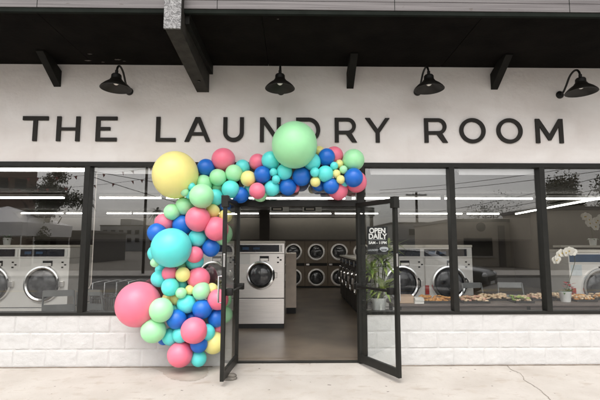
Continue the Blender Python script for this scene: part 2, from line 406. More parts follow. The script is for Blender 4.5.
for i in range(len(ol)*6):
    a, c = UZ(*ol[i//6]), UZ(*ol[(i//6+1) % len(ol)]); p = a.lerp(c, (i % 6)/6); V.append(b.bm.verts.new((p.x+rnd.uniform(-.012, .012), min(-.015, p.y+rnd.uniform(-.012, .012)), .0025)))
b.bm.faces.new(V); tag(b.build('pavement_patch', mat('tan_concrete', (.385, .345, .30), .8, var=.14, scale=5)), kind='structure')  # darker tan patch with a ragged outline, laid just above the slab
FZ = .05     # shop floor, a step above the sidewalk
b = MB(); b.box(-9.4, 8.6, .21, 10.6, -.2, FZ); b.box(-.735, .90, .06, .208, -.2, FZ-.004)
tag(b.build('floor', X['floor']), kind='structure')
b = MB(); b.box(-9.4, 8.6, .21, 10.6, 2.76, 2.95)
tag(b.build('ceiling', X['ceiling']), kind='structure')

# ================================================================== SHOP BUILDING
XL, XR = -9.5, 8.7
shop = thing('shop_building', 'low white laundry shop front with block base, dark window frames and deep black eave', 'building', (0, .1, 0))
SZ, SIL, HEAD, EAVE = 0, .655, 2.71, 4.09
jl0, jl1 = U(233.6, 300).x, U(237.6, 300).x       # door jambs
jr0, jr1 = U(358, 300).x, U(366, 300).x
# upper wall
b = MB(); b.box(XL, XR, 0, .2, HEAD, 4.5)
b.build('upper_wall', X['stucco'], shop, world=True)
# low block walls: courses of split-faced painted block, modelled as relief
def block_wall(x0, x1, phase):
    dx, dz = .0125, .0123
    nx = int((x1-x0)/dx); nz = int(SIL/dz); ch = SIL/3; bl = .411
    m = MB(); V = []
    for i in range(nx+1):
        col = []
        for k in range(nz+1):
            x = x0+(x1-x0)*i/nx; z = SIL*k/nz
            c = min(2, int(z/ch)); off = phase+(bl/2 if c == 1 else 0)
            u = (x-off) % bl; w = z-c*ch
            e = min(u, bl-u, w, ch-w); bid = int((x-off)//bl)*3+c
            t = max(0, min(1, (e-.0035)/.011)); t = t*t*(3-2*t)
            h = .008*t+t*(.0058*noise.fractal(Vector((x*9, bid*7.3, z*9)), .8, 2.0, 4)+.004*noise.noise(Vector((bid*3.7, 0, 0))))
            if z > SIL-.01: h = .012
            col.append(m.bm.verts.new((x, -h, z)))
        V.append(col)
    for i in range(nx):
        for k in range(nz): m.bm.faces.new((V[i][k], V[i+1][k], V[i+1][k+1], V[i][k+1]))
    # top and ends
    bk = [m.bm.verts.new((V[i][nz].co.x, .2, SIL)) for i in (0, nx)]; bb = [m.bm.verts.new((V[i][0].co.x, .2, 0)) for i in (0, nx)]
    m.bm.faces.new([V[i][nz] for i in range(nx+1)]+[bk[1], bk[0]])
    m.bm.faces.new([V[0][k] for k in range(nz+1)]+[bk[0], bb[0]]); m.bm.faces.new([V[nx][k] for k in range(nz+1)]+[bk[1], bb[1]])
    m.bm.faces.new((bk[0], bk[1], bb[1], bb[0]))
    return m.build('block_wall', X['block'], shop, world=True, smooth=40)
block_wall(-6.6, jl0-.012, -3.62)
block_wall(jr1+.012, 6.4, U(483, 320).x)
for x0, x1 in ((XL, -6.602), (6.402, XR)): b = MB(); b.box(x0, x1, 0, .2, 0, SIL); b.build('end_wall', X['block'], shop, world=True)
# storefront frame
b = MB(); F0, F1 = -.022, .10
hz = 2.645; sz1 = .70
b.box(-7.8, 7.6, F0, F1, hz, HEAD-.003, .004)
b.box(-7.8, jl0, F0, F1, SIL+.002, sz1, .004); b.box(jr1, 7.6, F0, F1, SIL+.002, sz1, .004)
MU = [(-2.79, .074), (-1.36, .06), (2.19, .074), (3.445, .074), (-5.4, .07), (5.6, .07)]
for x, w in MU: b.box(x-w/2, x+w/2, F0-.004, F1, sz1-.002, hz+.002, .004)
b.box(jl0, jl1, F0-.006, F1, .0, hz+.002, .004); b.box(jr0, jr1, F0-.006, F1, .0, hz+.002, .004)
b.box(jl1-.001, jr0+.001, F0-.003, F1, 2.10, 2.185, .004)          # door header
b.box(jl1, jr0, -.004, .058, FZ-.012, FZ+.008, .003)                 # threshold
b.box(-7.86, -7.8, F0, F1, 0, HEAD); b.box(7.6, 7.66, F0, F1, 0, HEAD)
frame = b.build('window_frame', X['frame'], shop, world=True)
for x0, x1 in ((XL, -7.86), (7.66, XR)): b = MB(); b.box(x0, x1, 0, .2, SIL, HEAD); b.build('corner_pier', X['stucco'], shop, world=True)
edges = [-7.8, -5.4, -2.79, -1.36, jl0]
panes = list(zip(edges, edges[1:]))+[(jr1, 2.19), (2.19, 3.445), (3.445, 5.6), (5.6, 7.6)]
for a, c in panes:
    b = MB(); b.box(a+.025, c-.025, .04, .046, sz1-.01, hz+.01); b.build('window_pane', X['glass'], frame, world=True)
b = MB(); b.box(jl1-.01, jr0+.01, .04, .046, 2.175, hz+.01); b.build('window_pane', X['glass'], frame, world=True)
# interior shell
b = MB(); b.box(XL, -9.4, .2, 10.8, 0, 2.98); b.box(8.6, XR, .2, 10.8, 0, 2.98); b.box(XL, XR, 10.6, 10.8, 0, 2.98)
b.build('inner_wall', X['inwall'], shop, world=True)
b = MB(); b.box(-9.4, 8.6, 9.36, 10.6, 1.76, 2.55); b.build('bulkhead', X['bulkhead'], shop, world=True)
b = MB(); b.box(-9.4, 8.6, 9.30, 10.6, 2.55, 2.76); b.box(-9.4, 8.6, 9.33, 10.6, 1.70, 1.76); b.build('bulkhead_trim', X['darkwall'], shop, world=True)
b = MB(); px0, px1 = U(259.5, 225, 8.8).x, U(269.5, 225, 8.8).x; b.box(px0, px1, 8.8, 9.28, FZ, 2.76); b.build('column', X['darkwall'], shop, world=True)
for x0, x1 in ((-9.4, U(84, 248, 2.95).x), (5.5, 8.6)):       # low partitions behind the washers with a pale ledge
    b = MB(); b.box(x0, x1, 2.95, 3.1, FZ, 1.52); p = b.build('partition', X['darkwall'], shop, world=True)
    b = MB(); b.box(x0, x1, 2.86, 3.14, 1.52, 1.565, .006); b.build('ledge', X['cap'], p, world=True)
b = MB(); b.box(XL, XR, -.02, 10.8, 4.5, 4.6); b.build('roof_deck', X['drip'], shop, world=True)
# eave: soffit, fascia, drip edge
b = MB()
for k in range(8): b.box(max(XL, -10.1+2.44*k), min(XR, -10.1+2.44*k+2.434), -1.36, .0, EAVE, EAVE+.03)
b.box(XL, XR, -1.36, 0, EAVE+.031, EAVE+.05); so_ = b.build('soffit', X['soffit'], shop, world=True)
for k, (px, py, rr_) in enumerate(((90, 54, .035), (103, 62, .028), (88, 60.5, .05), (118, 59.5, .06), (278, 19, .018), (124, 61, .03))):
    p = UZ(px, py, EAVE-.002); b = MB(); q_ = random.Random(k)
    b.prism([(rr_*q_.uniform(.35, 1.0)*math.cos(a*PI/7), .4*rr_*q_.uniform(.4, 1.0)*math.sin(a*PI/7)) for a in range(14)], 'z', -.0015, .0015); b.build('paint_scrape', X['scrape'], so_, world=False, loc=Vector((p.x, p.y, EAVE-.0025))-Vector(shop.location))
b = MB(); zf = EAVE+.020
for k in range(4): b.box(XL, XR, -1.405, -1.365, zf+k*.098, zf+k*.098+.095, .003)
b.build('fascia', X['fascia'], shop, world=True)
b = MB(); b.box(XL, XR, -1.398, -1.361, EAVE-.028, zf-.002, .003); b.build('drip_edge', X['drip'], shop, world=True)
for k in range(9): b = MB(); b.box(-8.5+k*1.92, -8.494+k*1.92, -1.4065, -1.40, zf, zf+.39); b.build('fascia_seam', X['drip'], shop, world=True)
b = MB(); b.box(XL, XR, -1.43, 0, zf+.392, zf+.42); b.build('roof_edge', X['drip'], shop, world=True)
# big outrigger beam
bx = -1.255; bw = .083
b = MB(); b.prism([(-.001, 3.70), (-1.52, 3.83), (-1.52, 4.6), (-.001, 4.6)], 'x', bx-bw, bx+bw)
beam = b.build('beam', X['beam'], shop, world=True)
b = MB(); b.box(bx-bw-.006, bx+bw+.006, -1.535, -1.515, 3.815, 4.6, .004); b.build('beam_cap', X['foil'], beam, world=True)
b = MB(); b.lathe([(.0, 0), (.018, 0), (.018, .012), (.0, .012)], (bx+.02, -.35, 3.715), 10); b.build('bolt', X['black'], beam, world=True)
b = MB(); b.box(bx+bw+.002, bx+bw+.05, -1.36, -.001, 3.96, EAVE-.001); b.build('beam_cleat', X['brace'], beam, world=True)
# short braces
for px in (57.5, 350, 494):
    cx = U(px, 85).x
    b = MB(); b.prism([(-.001, 3.765), (-.001, 3.99), (-.25, EAVE-.001), (-.45, EAVE-.001), (-.45, EAVE-.02)], 'x', cx-.048, cx+.048)
    b.build('brace', X['brace'], shop, world=True)

# doors --------------------------------------------------------------
def door_leaf(hx, side, ang):
    """leaf hinged at hx, opened outward; side -1 swings left, +1 swings right"""
    d = bpy.data.objects.new('door', None); COL.objects.link(d); d.parent = shop
    d.location = Vector((hx, -.02, 0))-Vector(shop.location)
    # local x runs from hinge to outer stile, leaf thickness in y
    d.rotation_euler = (0, 0, (-PI/2-ang) if side < 0 else (-PI/2+ang))
    L, z0, z1, st = .80, FZ+.012, 2.145, .052
    m = MB(); m.box(.0, st, -.022, .022, z0, z1, .003); m.box(L-st, L, -.022, .022, z0, z1, .003)
    m.box(st-.002, L-st+.002, -.0205, .0205, z1-.06, z1-.002, .003); m.box(st-.002, L-st+.002, -.0205, .0205, z0+.001, z0+.10, .003)
    m.build('door_frame', X['frame'], d)
    m = MB(); m.box(st-.01, L-st+.01, -.003, .003, z0+.09, z1-.05); m.build('door_glass', X['clear'], d)
    s = 1 if side < 0 else -1     # interior face
    m = MB(); m.tube([(.05, s*.075, 1.04), (L-.05, s*.075, 1.04)], .017, 10); m.box(.03, .10, min(s*.02, s*.095), max(s*.02, s*.095), 1.0, 1.08, .006); m.box(L-.10, L-.03, min(s*.02, s*.095), max(s*.02, s*.095), 1.0, 1.08, .006)
    m.build('push_bar', X['black'], d, smooth=40)
    m = MB(); m.box(L-.07, L+.012, -.04, .04, z1-.125, z1+.012, .004); m.build('latch_box', X['frame'], d)
    m = MB(); y0, y1 = sorted((s*-.022, s*-.075)); m.tube([(L-.06, s*-.022, .92), (L-.06, s*-.07, .92), (L-.06, s*-.07, 1.22), (L-.06, s*-.022, 1.22)], .011, 8); m.build('pull_handle', X['chrome'], d, smooth=40)
    m = MB(); m.box(L-.012, L+.003, s*.005-.012, s*.005+.012, 1.33, 1.48, .002); m.build('lock_plate', X['chrome'], d)
    return d
door_leaf(jl1+.002, -1, math.radians(4.5))
door_leaf(jr0-.002, 1, math.radians(27))

# ================================================================== WALL SIGN
sign = thing('wall_sign', 'large charcoal capital letters spelling THE LAUNDRY ROOM across the white wall', 'sign', (0, 0, 3.0))
def arc(cx, cy, rx, ry, a0, a1, n=18): return [(cx+rx*math.cos(math.radians(a0+(a1-a0)*i/n)), cy+ry*math.sin(math.radians(a0+(a1-a0)*i/n))) for i in range(n+1)]
H = .347; t = .056
def L_T(w): return [[(0, H), (w, H), (w, H-t), (w/2+t/2, H-t), (w/2+t/2, 0), (w/2-t/2, 0), (w/2-t/2, H-t), (0, H-t)]]
def L_H(w): h = H/2; return [[(0, 0), (0, H), (t, H), (t, h+t/2-.01), (w-t, h+t/2-.01), (w-t, H), (w, H), (w, 0), (w-t, 0), (w-t, h-t/2+.005), (t, h-t/2+.005), (t, 0)]]
def L_E(w): h = H/2+.003; return [[(0, 0), (0, H), (w, H), (w, H-t*.9), (t, H-t*.9), (t, h+t*.42), (w*.68, h+t*.42), (w*.68, h-t*.42), (t, h-t*.42), (t, t*.9), (w, t*.9), (w, 0)]]
def L_L(w): return [[(0, 0), (0, H), (t, H), (t, t*.9), (w, t*.9), (w, 0)]]
def L_A(w):
    a = .033; lw = .062; k = (w/2-a)/H
    yb, yt = .088, .088+t*.8
    xi = lambda y: lw+k*y
    ya = (w/2-lw)/k
    return [[(0, 0), (w/2-a, H), (w/2+a, H), (w, 0), (w-lw, 0), (w-xi(yb), yb), (xi(yb), yb), (lw, 0)], [(xi(yt), yt), (w-xi(yt), yt), (w/2, ya)]]
def L_U(w):
    r = w/2
    return [[(0, H)]+arc(w/2, r*.95, r, r*.95, 180, 360)+[(w, H), (w-t, H)]+arc(w/2, r*.95, r-t, r*.95-t, 360, 180)+[(t, H)]]
def L_N(w): return [[(0, 0), (0, H), (t*1.05, H), (w-t, .098), (w-t, H), (w, H), (w, 0), (w-t*1.05, 0), (t, H-.098), (t, 0)]]
def L_D(w):
    return [[(0, 0), (0, H), (w-H*.46, H)]+arc(w-H*.46, H/2, H*.46, H/2, 90, -90), [(t, t*.92), (t, H-t*.92), (w-H*.46, H-t*.92)]+arc(w-H*.46, H/2, H*.46-t, H/2-t*.92, 90, -90)]
def L_R(w):
    rr = .116; cx = w-rr-.012; cy = H-rr
    yb = H-2*rr
    return [[(0, 0), (0, H), (cx, H)]+arc(cx, cy, rr, rr, 90, -62)+[(w+.002, 0), (w-.066, 0), (cx-.022, yb), (t, yb), (t, 0)], [(t, yb+t*.85), (t, H-t*.88), (cx, H-t*.88)]+arc(cx, cy, rr-t*.9, rr-t*.88, 90, -90)]
def L_Y(w): return [[(0, H), (.066, H), (w/2, .19), (w-.066, H), (w, H), (w/2+t/2, .135), (w/2+t/2, 0), (w/2-t/2, 0), (w/2-t/2, .135)]]
def L_O(w):
    e = .006
    return [arc(w/2, H/2, w/2, H/2+e, 0, 352.5, 47), arc(w/2, H/2, w/2-t*.98, H/2+e-t*.95, 0, 352.5, 47)]
def L_M(w): return [[(0, 0), (0, H), (t*1.0, H), (w/2, .125), (w-t*1.0, H), (w, H), (w, 0), (w-t, 0), (w-t, H-.105), (w/2+.018, .04), (w/2-.018, .04), (t, H-.105), (t, 0)]]
for fn, a, c in ((L_T, 23, 48.4), (L_H, 57.2, 80.4), (L_E, 96.4, 117.4), (L_L, 156.4, 176.2), (L_A, 185, 211), (L_U, 223.4, 244), (L_N, 260, 280.8), (L_D, 296, 320.2), (L_R, 334.6, 356.6), (L_Y, 365, 389.7), (L_R, 424, 447), (L_O, 459, 485), (L_O, 496, 521.9), (L_M, 535, 562.3)):
    x0, x1 = U(a, 130).x, U(c, 130).x
    outline_mesh('letter', fn(x1-x0), .022, X['letter'], sign, (x0, -.0125, -.008))

# ================================================================== GOOSENECK LAMPS
def lamp_parts(root, dy=.46):
    m = MB(); m.lathe([(.0, -.0), (.054, -.0), (.054, -.014), (.044, -.024), (.02, -.032), (0, -.032)], (0, 0, 0), 20, 'y'); m.build('wall_plate', X['black'], root, smooth=35)
    top = .205
    pts = [(0, -.03, 0), (0, -.09, .01), (0, -.16, .075), (0, -.24, .165), (0, -.31, top-.004), (0, -.37, top), (0, -.42, top-.025), (0, -.452, top-.075), (0, -dy, top-.14), (0, -dy, .055)]
    # smooth the path
    sm = []
    for i in range(len(pts)-1):
        p0, p1, p2, p3 = (Vector(pts[max(0, min(len(pts)-1, i+q))]) for q in (-1, 0, 1, 2))
        for k in range(4):
            s_ = k/4; sm.append(.5*((2*p1)+(-p0+p2)*s_+(2*p0-5*p1+4*p2-p3)*s_*s_+(-p0+3*p1-3*p2+p3)*s_**3))
    sm.append(Vector(pts[-1]))
    m = MB(); m.tube(sm, .0135, 10); m.lathe([(.0, 0), (.02, 0), (.02, .05), (0, .05)], (0, -dy, .06), 14); m.build('gooseneck_arm', X['black'], root, smooth=50)
    m = MB(); m.lathe([(0, .062), (.05, .060), (.062, .045), (.064, .0), (.0, -.0)], (0, -dy, 0), 24); m.build('cap', X['black'], root, smooth=35)
    prof = [(.064, .002), (.075, -.012), (.085, -.03), (.105, -.045), (.145, -.075), (.178, -.108), (.192, -.128), (.192, -.134), (.187, -.134), (.174, -.112), (.14, -.082), (.1, -.052), (.075, -.036), (.06, -.02), (.055, -.004)]
    m = MB(); m.lathe(prof, (0, -dy, 0), 36, close=True); m.build('lamp_shade', X['bronze'], root, smooth=40)
    m = MB(); m.ball((0, -dy, -.040), .040, (1, 1, 1.15), 16, 12); m.build('bulb', X['bulb'], root, smooth=0)
labs = ['black gooseneck barn lamp above the letters THE, leftmost of the four', 'black gooseneck barn lamp seen face on above the giant mint balloon',
        'black gooseneck barn lamp above the first letters of ROOM', 'black gooseneck barn lamp above the letter M, rightmost of the four']
L0 = None
for i, (px, py) in enumerate(((129.5, 91.6), (281, 91.6), (417.3, 92.2), (559.5, 95.0))):
    p = U(px, py)
    if L0 is None:
        L0 = thing('wall_lamp', labs[0], 'wall lamp', p, group='gooseneck lamps on the sign wall'); lamp_parts(L0); o = L0
    else: o = dup(L0)
    o.location = (p.x, -.001, p.z); o['label'] = labs[i]; o.rotation_euler.z = (.02, 0, .03, -.03)[i]

# ================================================================== BALLOONS
# photo x, y, radius (pixels of the 600-pixel photograph), colour, layer (0 = against the wall), label
BAL = [
(175.5,175,23.2,'Y',1.2,'giant yellow balloon at upper left of the arch below the letter L'),
(206,167.6,8.6,'B',1.2,'blue balloon touching the right side of the giant yellow balloon'),
(223.5,159.6,11.3,'P',.9,'large pink balloon under the letter U on top of the arch'),
(242.5,167.3,7.6,'T',.8,'turquoise balloon between the large pink one under U and a smaller pink one'),
(234,173.2,8.3,'M',1.9,'mint balloon just below right of the large pink balloon under U'),
(218,177.3,8.3,'M',2.0,'mint balloon directly below the large pink balloon under U'),
(203.5,184,8.6,'M',1.6,'mint balloon directly below the blue one beside giant yellow'),
(201.6,196,11.5,'M',2.3,'large mint balloon left of the left door top, above a large pink one'),
(230.6,189.3,8.7,'T',2.0,'turquoise balloon resting over the top corner of the left door'),
(240.5,195,8.2,'B',1.0,'blue balloon hanging just inside the left door top, low against the header'),
(215.6,197.3,8.2,'T',1.2,'turquoise balloon between large mint balloon and top of left door'),
(217.5,186.8,6.2,'M',.4,'shaded green balloon tucked behind mint and turquoise ones above left door'),
(248,178.5,7.7,'Y',2.0,'yellow balloon right of the mint ones above the left door'),
(257.5,162,8.2,'P',1.0,'pink balloon on the arch top left of the giant mint balloon'),
(262.6,174.6,8.4,'B',2.0,'blue balloon between a yellow one and two tiny turquoise ones'),
(270.6,160.3,8.8,'T',2.1,'turquoise balloon peeping from the left edge of the giant mint balloon'),
(273.5,172.2,3.9,'T',2.9,'tiny turquoise balloon, upper of two below left of giant mint'),
(276.1,179.3,4.0,'T',3.0,'tiny turquoise balloon, lower of two below left of giant mint'),
(284.5,171.8,7.9,'T',2.3,'teal balloon directly under the left half of the giant mint balloon'),
(294.6,145,23.3,'M',3.0,'giant mint balloon covering the letters N and D on the arch top'),
(257.3,190.8,8.0,'P',2.0,'pink balloon hanging below the yellow one near the door header'),
(260,194.6,7.2,'M',1.1,'green balloon mostly hidden behind a hanging pink one at the header'),
(272,188.3,7.8,'T',1.6,'turquoise balloon hanging between a pink and a blue one under the arch top'),
(250,189.5,6.0,'T',.3,'turquoise balloon barely showing between a yellow and a hanging pink one'),
(287.7,187,8.5,'B',1.4,'blue balloon at the bottom edge below the giant mint balloon'),
(294.8,188,4.6,'P',.5,'small pink balloon barely showing beside blue one under giant mint'),
(301.6,176.6,9.1,'B',1.9,'blue balloon directly under the right half of the giant mint balloon'),
(312.2,161.7,8.3,'T',2.1,'turquoise balloon at the lower right edge of the giant mint balloon'),
(319.3,151.5,5.2,'Y',.9,'small yellow balloon showing at the right edge of giant mint'),
(326.6,156.9,8.4,'B',2.0,'blue balloon overlapping a pink one right of the giant mint'),
(334,155.6,9.0,'P',1.0,'pink balloon half behind a blue one on the arch top below RY'),
(315,172.3,4.7,'T',2.9,'tiny turquoise balloon left of a brighter turquoise one, right of giant mint'),
(325.4,173.8,8.0,'T',2.5,'bright turquoise balloon above a blue one near the right end of the arch'),
(334.1,166,4.0,'T',3.0,'tiny turquoise balloon beside tiny yellow ones below a pink balloon'),
(339.3,164,4.2,'Y',2.1,'tiny yellow balloon, highest of the three beside the large mint at right'),
(343.4,169.7,4.1,'M',3.0,'tiny mint balloon left of the large mint at the arch right end'),
(336.4,173.8,4.1,'Y',2.9,'tiny yellow balloon right of the bright turquoise balloon, middle of three'),
(340.6,179.5,4.2,'Y',3.0,'tiny yellow balloon left of the blue one at right end, lowest of three'),
(353.4,160,10.8,'M',2.0,'large mint balloon at the upper right end of the arch'),
(353.4,177.6,9.2,'B',2.9,'blue balloon in front of pink at the far right end of arch'),
(356.4,182,10.3,'P',1.2,'large pink balloon behind a blue one at the far right end of arch'),
(343.6,183.2,4.4,'T',1.2,'small turquoise balloon peeping out below tiny yellow near right end'),
(331,186,7.8,'B',2.0,'blue balloon in front of a pink one low on the arch right part'),
(338,190,9.8,'P',1.0,'pink balloon hanging lowest on the right part of the arch'),
(318.8,184.5,6.4,'B',.4,'dark blue balloon hidden behind a small round yellow one under arch'),
(315.4,181.8,5.0,'Y',2.9,'small round yellow balloon below the tiny turquoise one right of giant mint'),
(191.5,186.5,4.0,'T',2.3,'tiny turquoise balloon at the lower right edge of giant yellow'),
(184.6,191.8,4.2,'M',2.2,'tiny mint balloon at the bottom edge of giant yellow'),
(189.6,194.3,4.6,'T',1.5,'small turquoise balloon wedged between tiny mint and large mint below giant yellow'),
(184.4,206,8.6,'M',2.0,'mint balloon left of the large mint, below the giant yellow'),
(172,212,7.9,'M',2.0,'mint balloon leftmost of the pair below the giant yellow balloon'),
(164.2,222.6,9.2,'P',1.0,'pink balloon at left edge between mint and blue above giant turquoise'),
(157,232.7,9.3,'B',1.3,'blue balloon at left edge overlapped by the giant turquoise balloon'),
(182.6,225,9.7,'B',1.2,'blue balloon above right of the giant turquoise, left of large pink'),
(172.3,229.2,4.4,'Y',.9,'small yellow balloon peeping over the top of the giant turquoise balloon'),
(171.6,248,20.5,'T',3.0,'giant pale turquoise balloon at the left side of the arch'),
(198,219,12.1,'P',2.9,'large pink balloon above right of the giant turquoise balloon'),
(212.6,211,6.8,'Y',1.6,'yellow balloon right of large pink one, beside left door edge'),
(216.5,229,11.6,'P',1.6,'large pink balloon half behind the left door edge'),
(221.8,234,10.6,'M',.2,'large green balloon seen through the left door glass near mid height'),
(197.3,237.9,8.8,'T',1.8,'turquoise balloon touching the right side of giant turquoise'),
(211,247.7,8.9,'B',1.3,'blue balloon below the pink one at left door edge'),
(194.5,254.5,8.2,'P',1.6,'pink balloon on the lower right side of the giant turquoise balloon'),
(194.6,261,8.7,'T',1.0,'dark turquoise balloon under a pink one right of giant turquoise'),
(198.6,278.7,11.1,'P',1.5,'large pink balloon near middle of the column right of a yellow one'),
(154.8,262.7,4.4,'M',3.2,'tiny pale mint balloon at lower left edge of giant turquoise'),
(155.2,253.3,7.5,'T',1.5,'turquoise balloon showing at the left edge of the giant turquoise one'),
(160.6,269.6,5.2,'T',1.2,'small turquoise balloon below the tiny pale mint one'),
(159.6,278.8,8.2,'T',1.8,'turquoise balloon above the giant pink balloon, at column left edge'),
(169.6,273.4,7.2,'P',2.1,'small pink balloon under the giant turquoise balloon'),
(182.8,274.6,7.3,'Y',2.2,'yellow balloon under the giant turquoise, between two pink ones'),
(170.2,287,8.5,'T',2.4,'turquoise balloon below the small pink one under giant turquoise'),
(182,285,4.8,'T',1.5,'small turquoise balloon below the yellow one under giant turquoise'),
(181.8,265.6,4.0,'M',1.0,'tiny lime balloon barely showing between giant turquoise and yellow'),
(181,293,5.3,'M',2.8,'small pale mint balloon left of a small yellow one mid column'),
(190,289.7,4.8,'Y',2.5,'small yellow balloon between two mint balloons mid column'),
(201.2,291.4,8.5,'M',2.8,'mint balloon below the large pink one mid column'),
(211.6,289.5,6.2,'Y',1.6,'yellow balloon behind a mint one beside the left door edge'),
(218,299.5,10.1,'P',1.9,'pink balloon at left door edge below a yellow one, lower column'),
(223,299,8.2,'M',.3,'green balloon, upper of two seen through the lower left door glass'),
(225,314.6,7.6,'M',.4,'green balloon, lower of two seen through the lower left door glass'),
(176.5,299,5.6,'Y',1.4,'yellow balloon above the blue one, right of the upper large mint'),
(167.5,298.5,5.4,'Y',1.2,'yellow balloon half hidden behind the upper large mint beside giant pink'),
(161,310,11.8,'M',2.8,'large mint balloon, upper of two right of the giant pink balloon'),
(153.5,330.3,11.9,'M',2.5,'large mint balloon, lower of two below the giant pink balloon'),
(138.6,304.5,22.8,'P',2.0,'giant pink balloon sticking out at the far left of the column'),
(186.8,304,9.2,'T',2.2,'turquoise balloon above left of a blue one in lower column'),
(176.7,319.4,9.5,'B',2.0,'blue balloon right of the two large mint balloons'),
(175.8,309.2,4.2,'T',.9,'small dark turquoise balloon above a blue one beside upper large mint'),
(202.2,309.2,9.4,'B',2.4,'blue balloon above the large pale pink one in lower column'),
(192.6,318,7.2,'B',1.1,'blue balloon wedged behind the large pale pink one, between two blue'),
(216.3,318.2,8.6,'B',1.5,'blue balloon beside the left door edge in lower column'),
(194,330.6,12.6,'P',3.2,'large pale pink balloon in front in the lower column'),
(170.4,337,8.0,'T',1.6,'turquoise balloon right of the lower large mint near the ground'),
(180.6,334.6,7.8,'T',1.9,'turquoise balloon partly behind large pale pink one, left side'),
(164,338,6.6,'B',.8,'dark blue balloon behind the lower large mint near the ground'),
(206.6,332.4,8.2,'T',1.6,'turquoise balloon behind the right side of the large pale pink one'),
(217,328,5.2,'P',.6,'small pink balloon low at the left door edge above a yellow one'),
(213.6,342.6,10.6,'Y',1.3,'large yellow balloon low beside the left door edge'),
(199,344.3,8.4,'B',2.2,'blue balloon directly below the large pale pink one near the ground'),
(180.2,354.4,12.0,'P',2.6,'large pink balloon at the bottom of the column just off the ground'),
(198.7,358.5,7.8,'T',1.9,'turquoise balloon at the bottom of the column beside the lowest pink one'),
(225.6,216,6.6,'Y',.5,'yellow balloon seen through top of the left door glass'),
(225.6,206.5,5.4,'B',.4,'dark blue balloon seen through top of left door glass'),
]
order = sorted(range(len(BAL)), key=lambda i: BAL[i][4])
dep = {}
for i in order:                                    # settle each balloon against those behind it
    px, py, r, c, lay, lb = BAL[i]
    r = r*1.05 if r < 15 else r
    rm = r*DIST/FOC
    d = max(rm*.98+.012, .10+.075*lay)
    for j in dep:
        qx, qy, q, *_ = BAL[j]
        dist = math.hypot(px-qx, py-qy); S_ = (r+q)*.9
        if dist < S_:
            need = .62*math.sqrt(S_*S_-dist*dist)*DIST/FOC
            if BAL[j][4] < lay-.05: d = max(d, dep[j]+need*(.9 if max(r, q) < 20 else .75))
    dep[i] = min(d, .78)
BASE = {}
def balloon_mesh(k):
    n, m_ = 40, 28; b = MB(); rings = []
    q = random.Random(k); el = q.uniform(1.05, 1.16)
    for i in range(1, m_):
        th = PI*i/m_; rr = math.sin(th); zz = math.cos(th)
        zz = zz*el if zz < 0 else zz*1.0
        rr *= (1-.09*max(0, -math.cos(th)))
        rings.append([b.bm.verts.new((rr*math.cos(2*PI*j/n), -zz, rr*math.sin(2*PI*j/n))) for j in range(n)])
    a = b.bm.verts.new((0, -1, 0))
    for j in range(n): b.bm.faces.new((a, rings[0][j], rings[0][(j+1) % n]))
    for A, B_ in zip(rings, rings[1:]):
        for j in range(n): b.bm.faces.new((A[j], B_[j], B_[(j+1) % n], A[(j+1) % n]))
    # neck and knot at the tail
    knot = []
    for rr, yy in ((.06, el+.0), (.035, el+.05), (.06, el+.09), (.05, el+.10)):
        knot.append([b.bm.verts.new((rr*math.cos(2*PI*j/n), yy, rr*math.sin(2*PI*j/n))) for j in range(n)])
    ch = [rings[-1]]+knot
    for A, B_ in zip(ch, ch[1:]):
        for j in range(n): b.bm.faces.new((A[j], B_[j], B_[(j+1) % n], A[(j+1) % n]))
    b.bm.faces.new(knot[-1])
    return b
for cc in BC:
    for k in range(3):
        o = balloon_mesh(k+ord(cc)).build('balloon', BC[cc][1], smooth=0); BASE[cc, k] = o.data
        bpy.data.objects.remove(o)
for i, (px, py, r, c, lay, lb) in enumerate(BAL):
    d = dep[i]; p = U(px, py, -d)
    if r < 15: r *= 1.05
    rad = r*((p-CAM).dot(_f))/FOC*.985
    o = bpy.data.objects.new('balloon', BASE[c, i % 3]); COL.objects.link(o)
    o.location = p; o.scale = (rad*rnd.uniform(.955, 1.025), rad, rad*rnd.uniform(.975, 1.05))
    o.rotation_euler = (rnd.uniform(-.95, .95), 0, rnd.uniform(-.95, .95)) if r < 15 else (rnd.uniform(-.5, .5), 0, rnd.uniform(-.5, .5))
    tag(o, lb, 'balloon', 'balloons of the garland round the door')

# ================================================================== OPENING HOURS SIGN on the pane right of the door
p0, p1 = U(367.6, 226.5), U(388.6, 254.5)
hs = thing('opening_hours_sign', 'black window sign reading OPEN DAILY with opening hours, beside the right door', 'sign', ((p0.x+p1.x)/2, .036, p1.z))
w = p1.x-p0.x; hgt = p0.z-p1.z
b = MB(); b.box(-w/2, w/2, -.0015, .0015, 0, hgt); b.build('sign_panel', X['film'], hs)
def zy(y): return U(378, y).z-p1.z
text_mesh('lettering', 'OPEN', .097, .0015, X['white_vinyl'], hs, (0.0, -.0035, zy(233.0)), bold=.0035, squeeze=.89)
text_mesh('lettering', 'DAILY', .097, .0015, X['white_vinyl'], hs, (0.0, -.0035, zy(238.7)), bold=.0035, squeeze=.93)
text_mesh('lettering', '5AM - 11PM', .052, .0015, X['white_vinyl'], hs, (0.0, -.0035, zy(244.0)), bold=.0016, squeeze=.93)
b = MB(); b.box(-w*.42, w*.42, -.004, -.002, zy(239.9), zy(239.5)); b.build('rule', X['grey_vinyl'], hs)
text_mesh('lettering', 'LAUNDRY', .034, .0015, X['grey_vinyl'], hs, (-.062, -.0035, zy(251.0)), bold=.0008, squeeze=.9)
b = MB(); b.lathe([(.0, -.002), (.046, -.002), (.046, -.004), (.0, -.004)], (0, 0, 0), 24, 'y')
for v in b.bm.verts: v.co.z *= .52
for k in range(7):
    a = PI*k/6; b.lathe([(0, -.0021), (.017, -.0021), (.017, -.0041), (0, -.0041)], (.044*math.cos(a), -.0003*k, .014+.014*math.sin(a)), 12, 'y')
b.build('emblem', X['grey_vinyl'], hs, loc=(.085, 0, zy(250.0)))
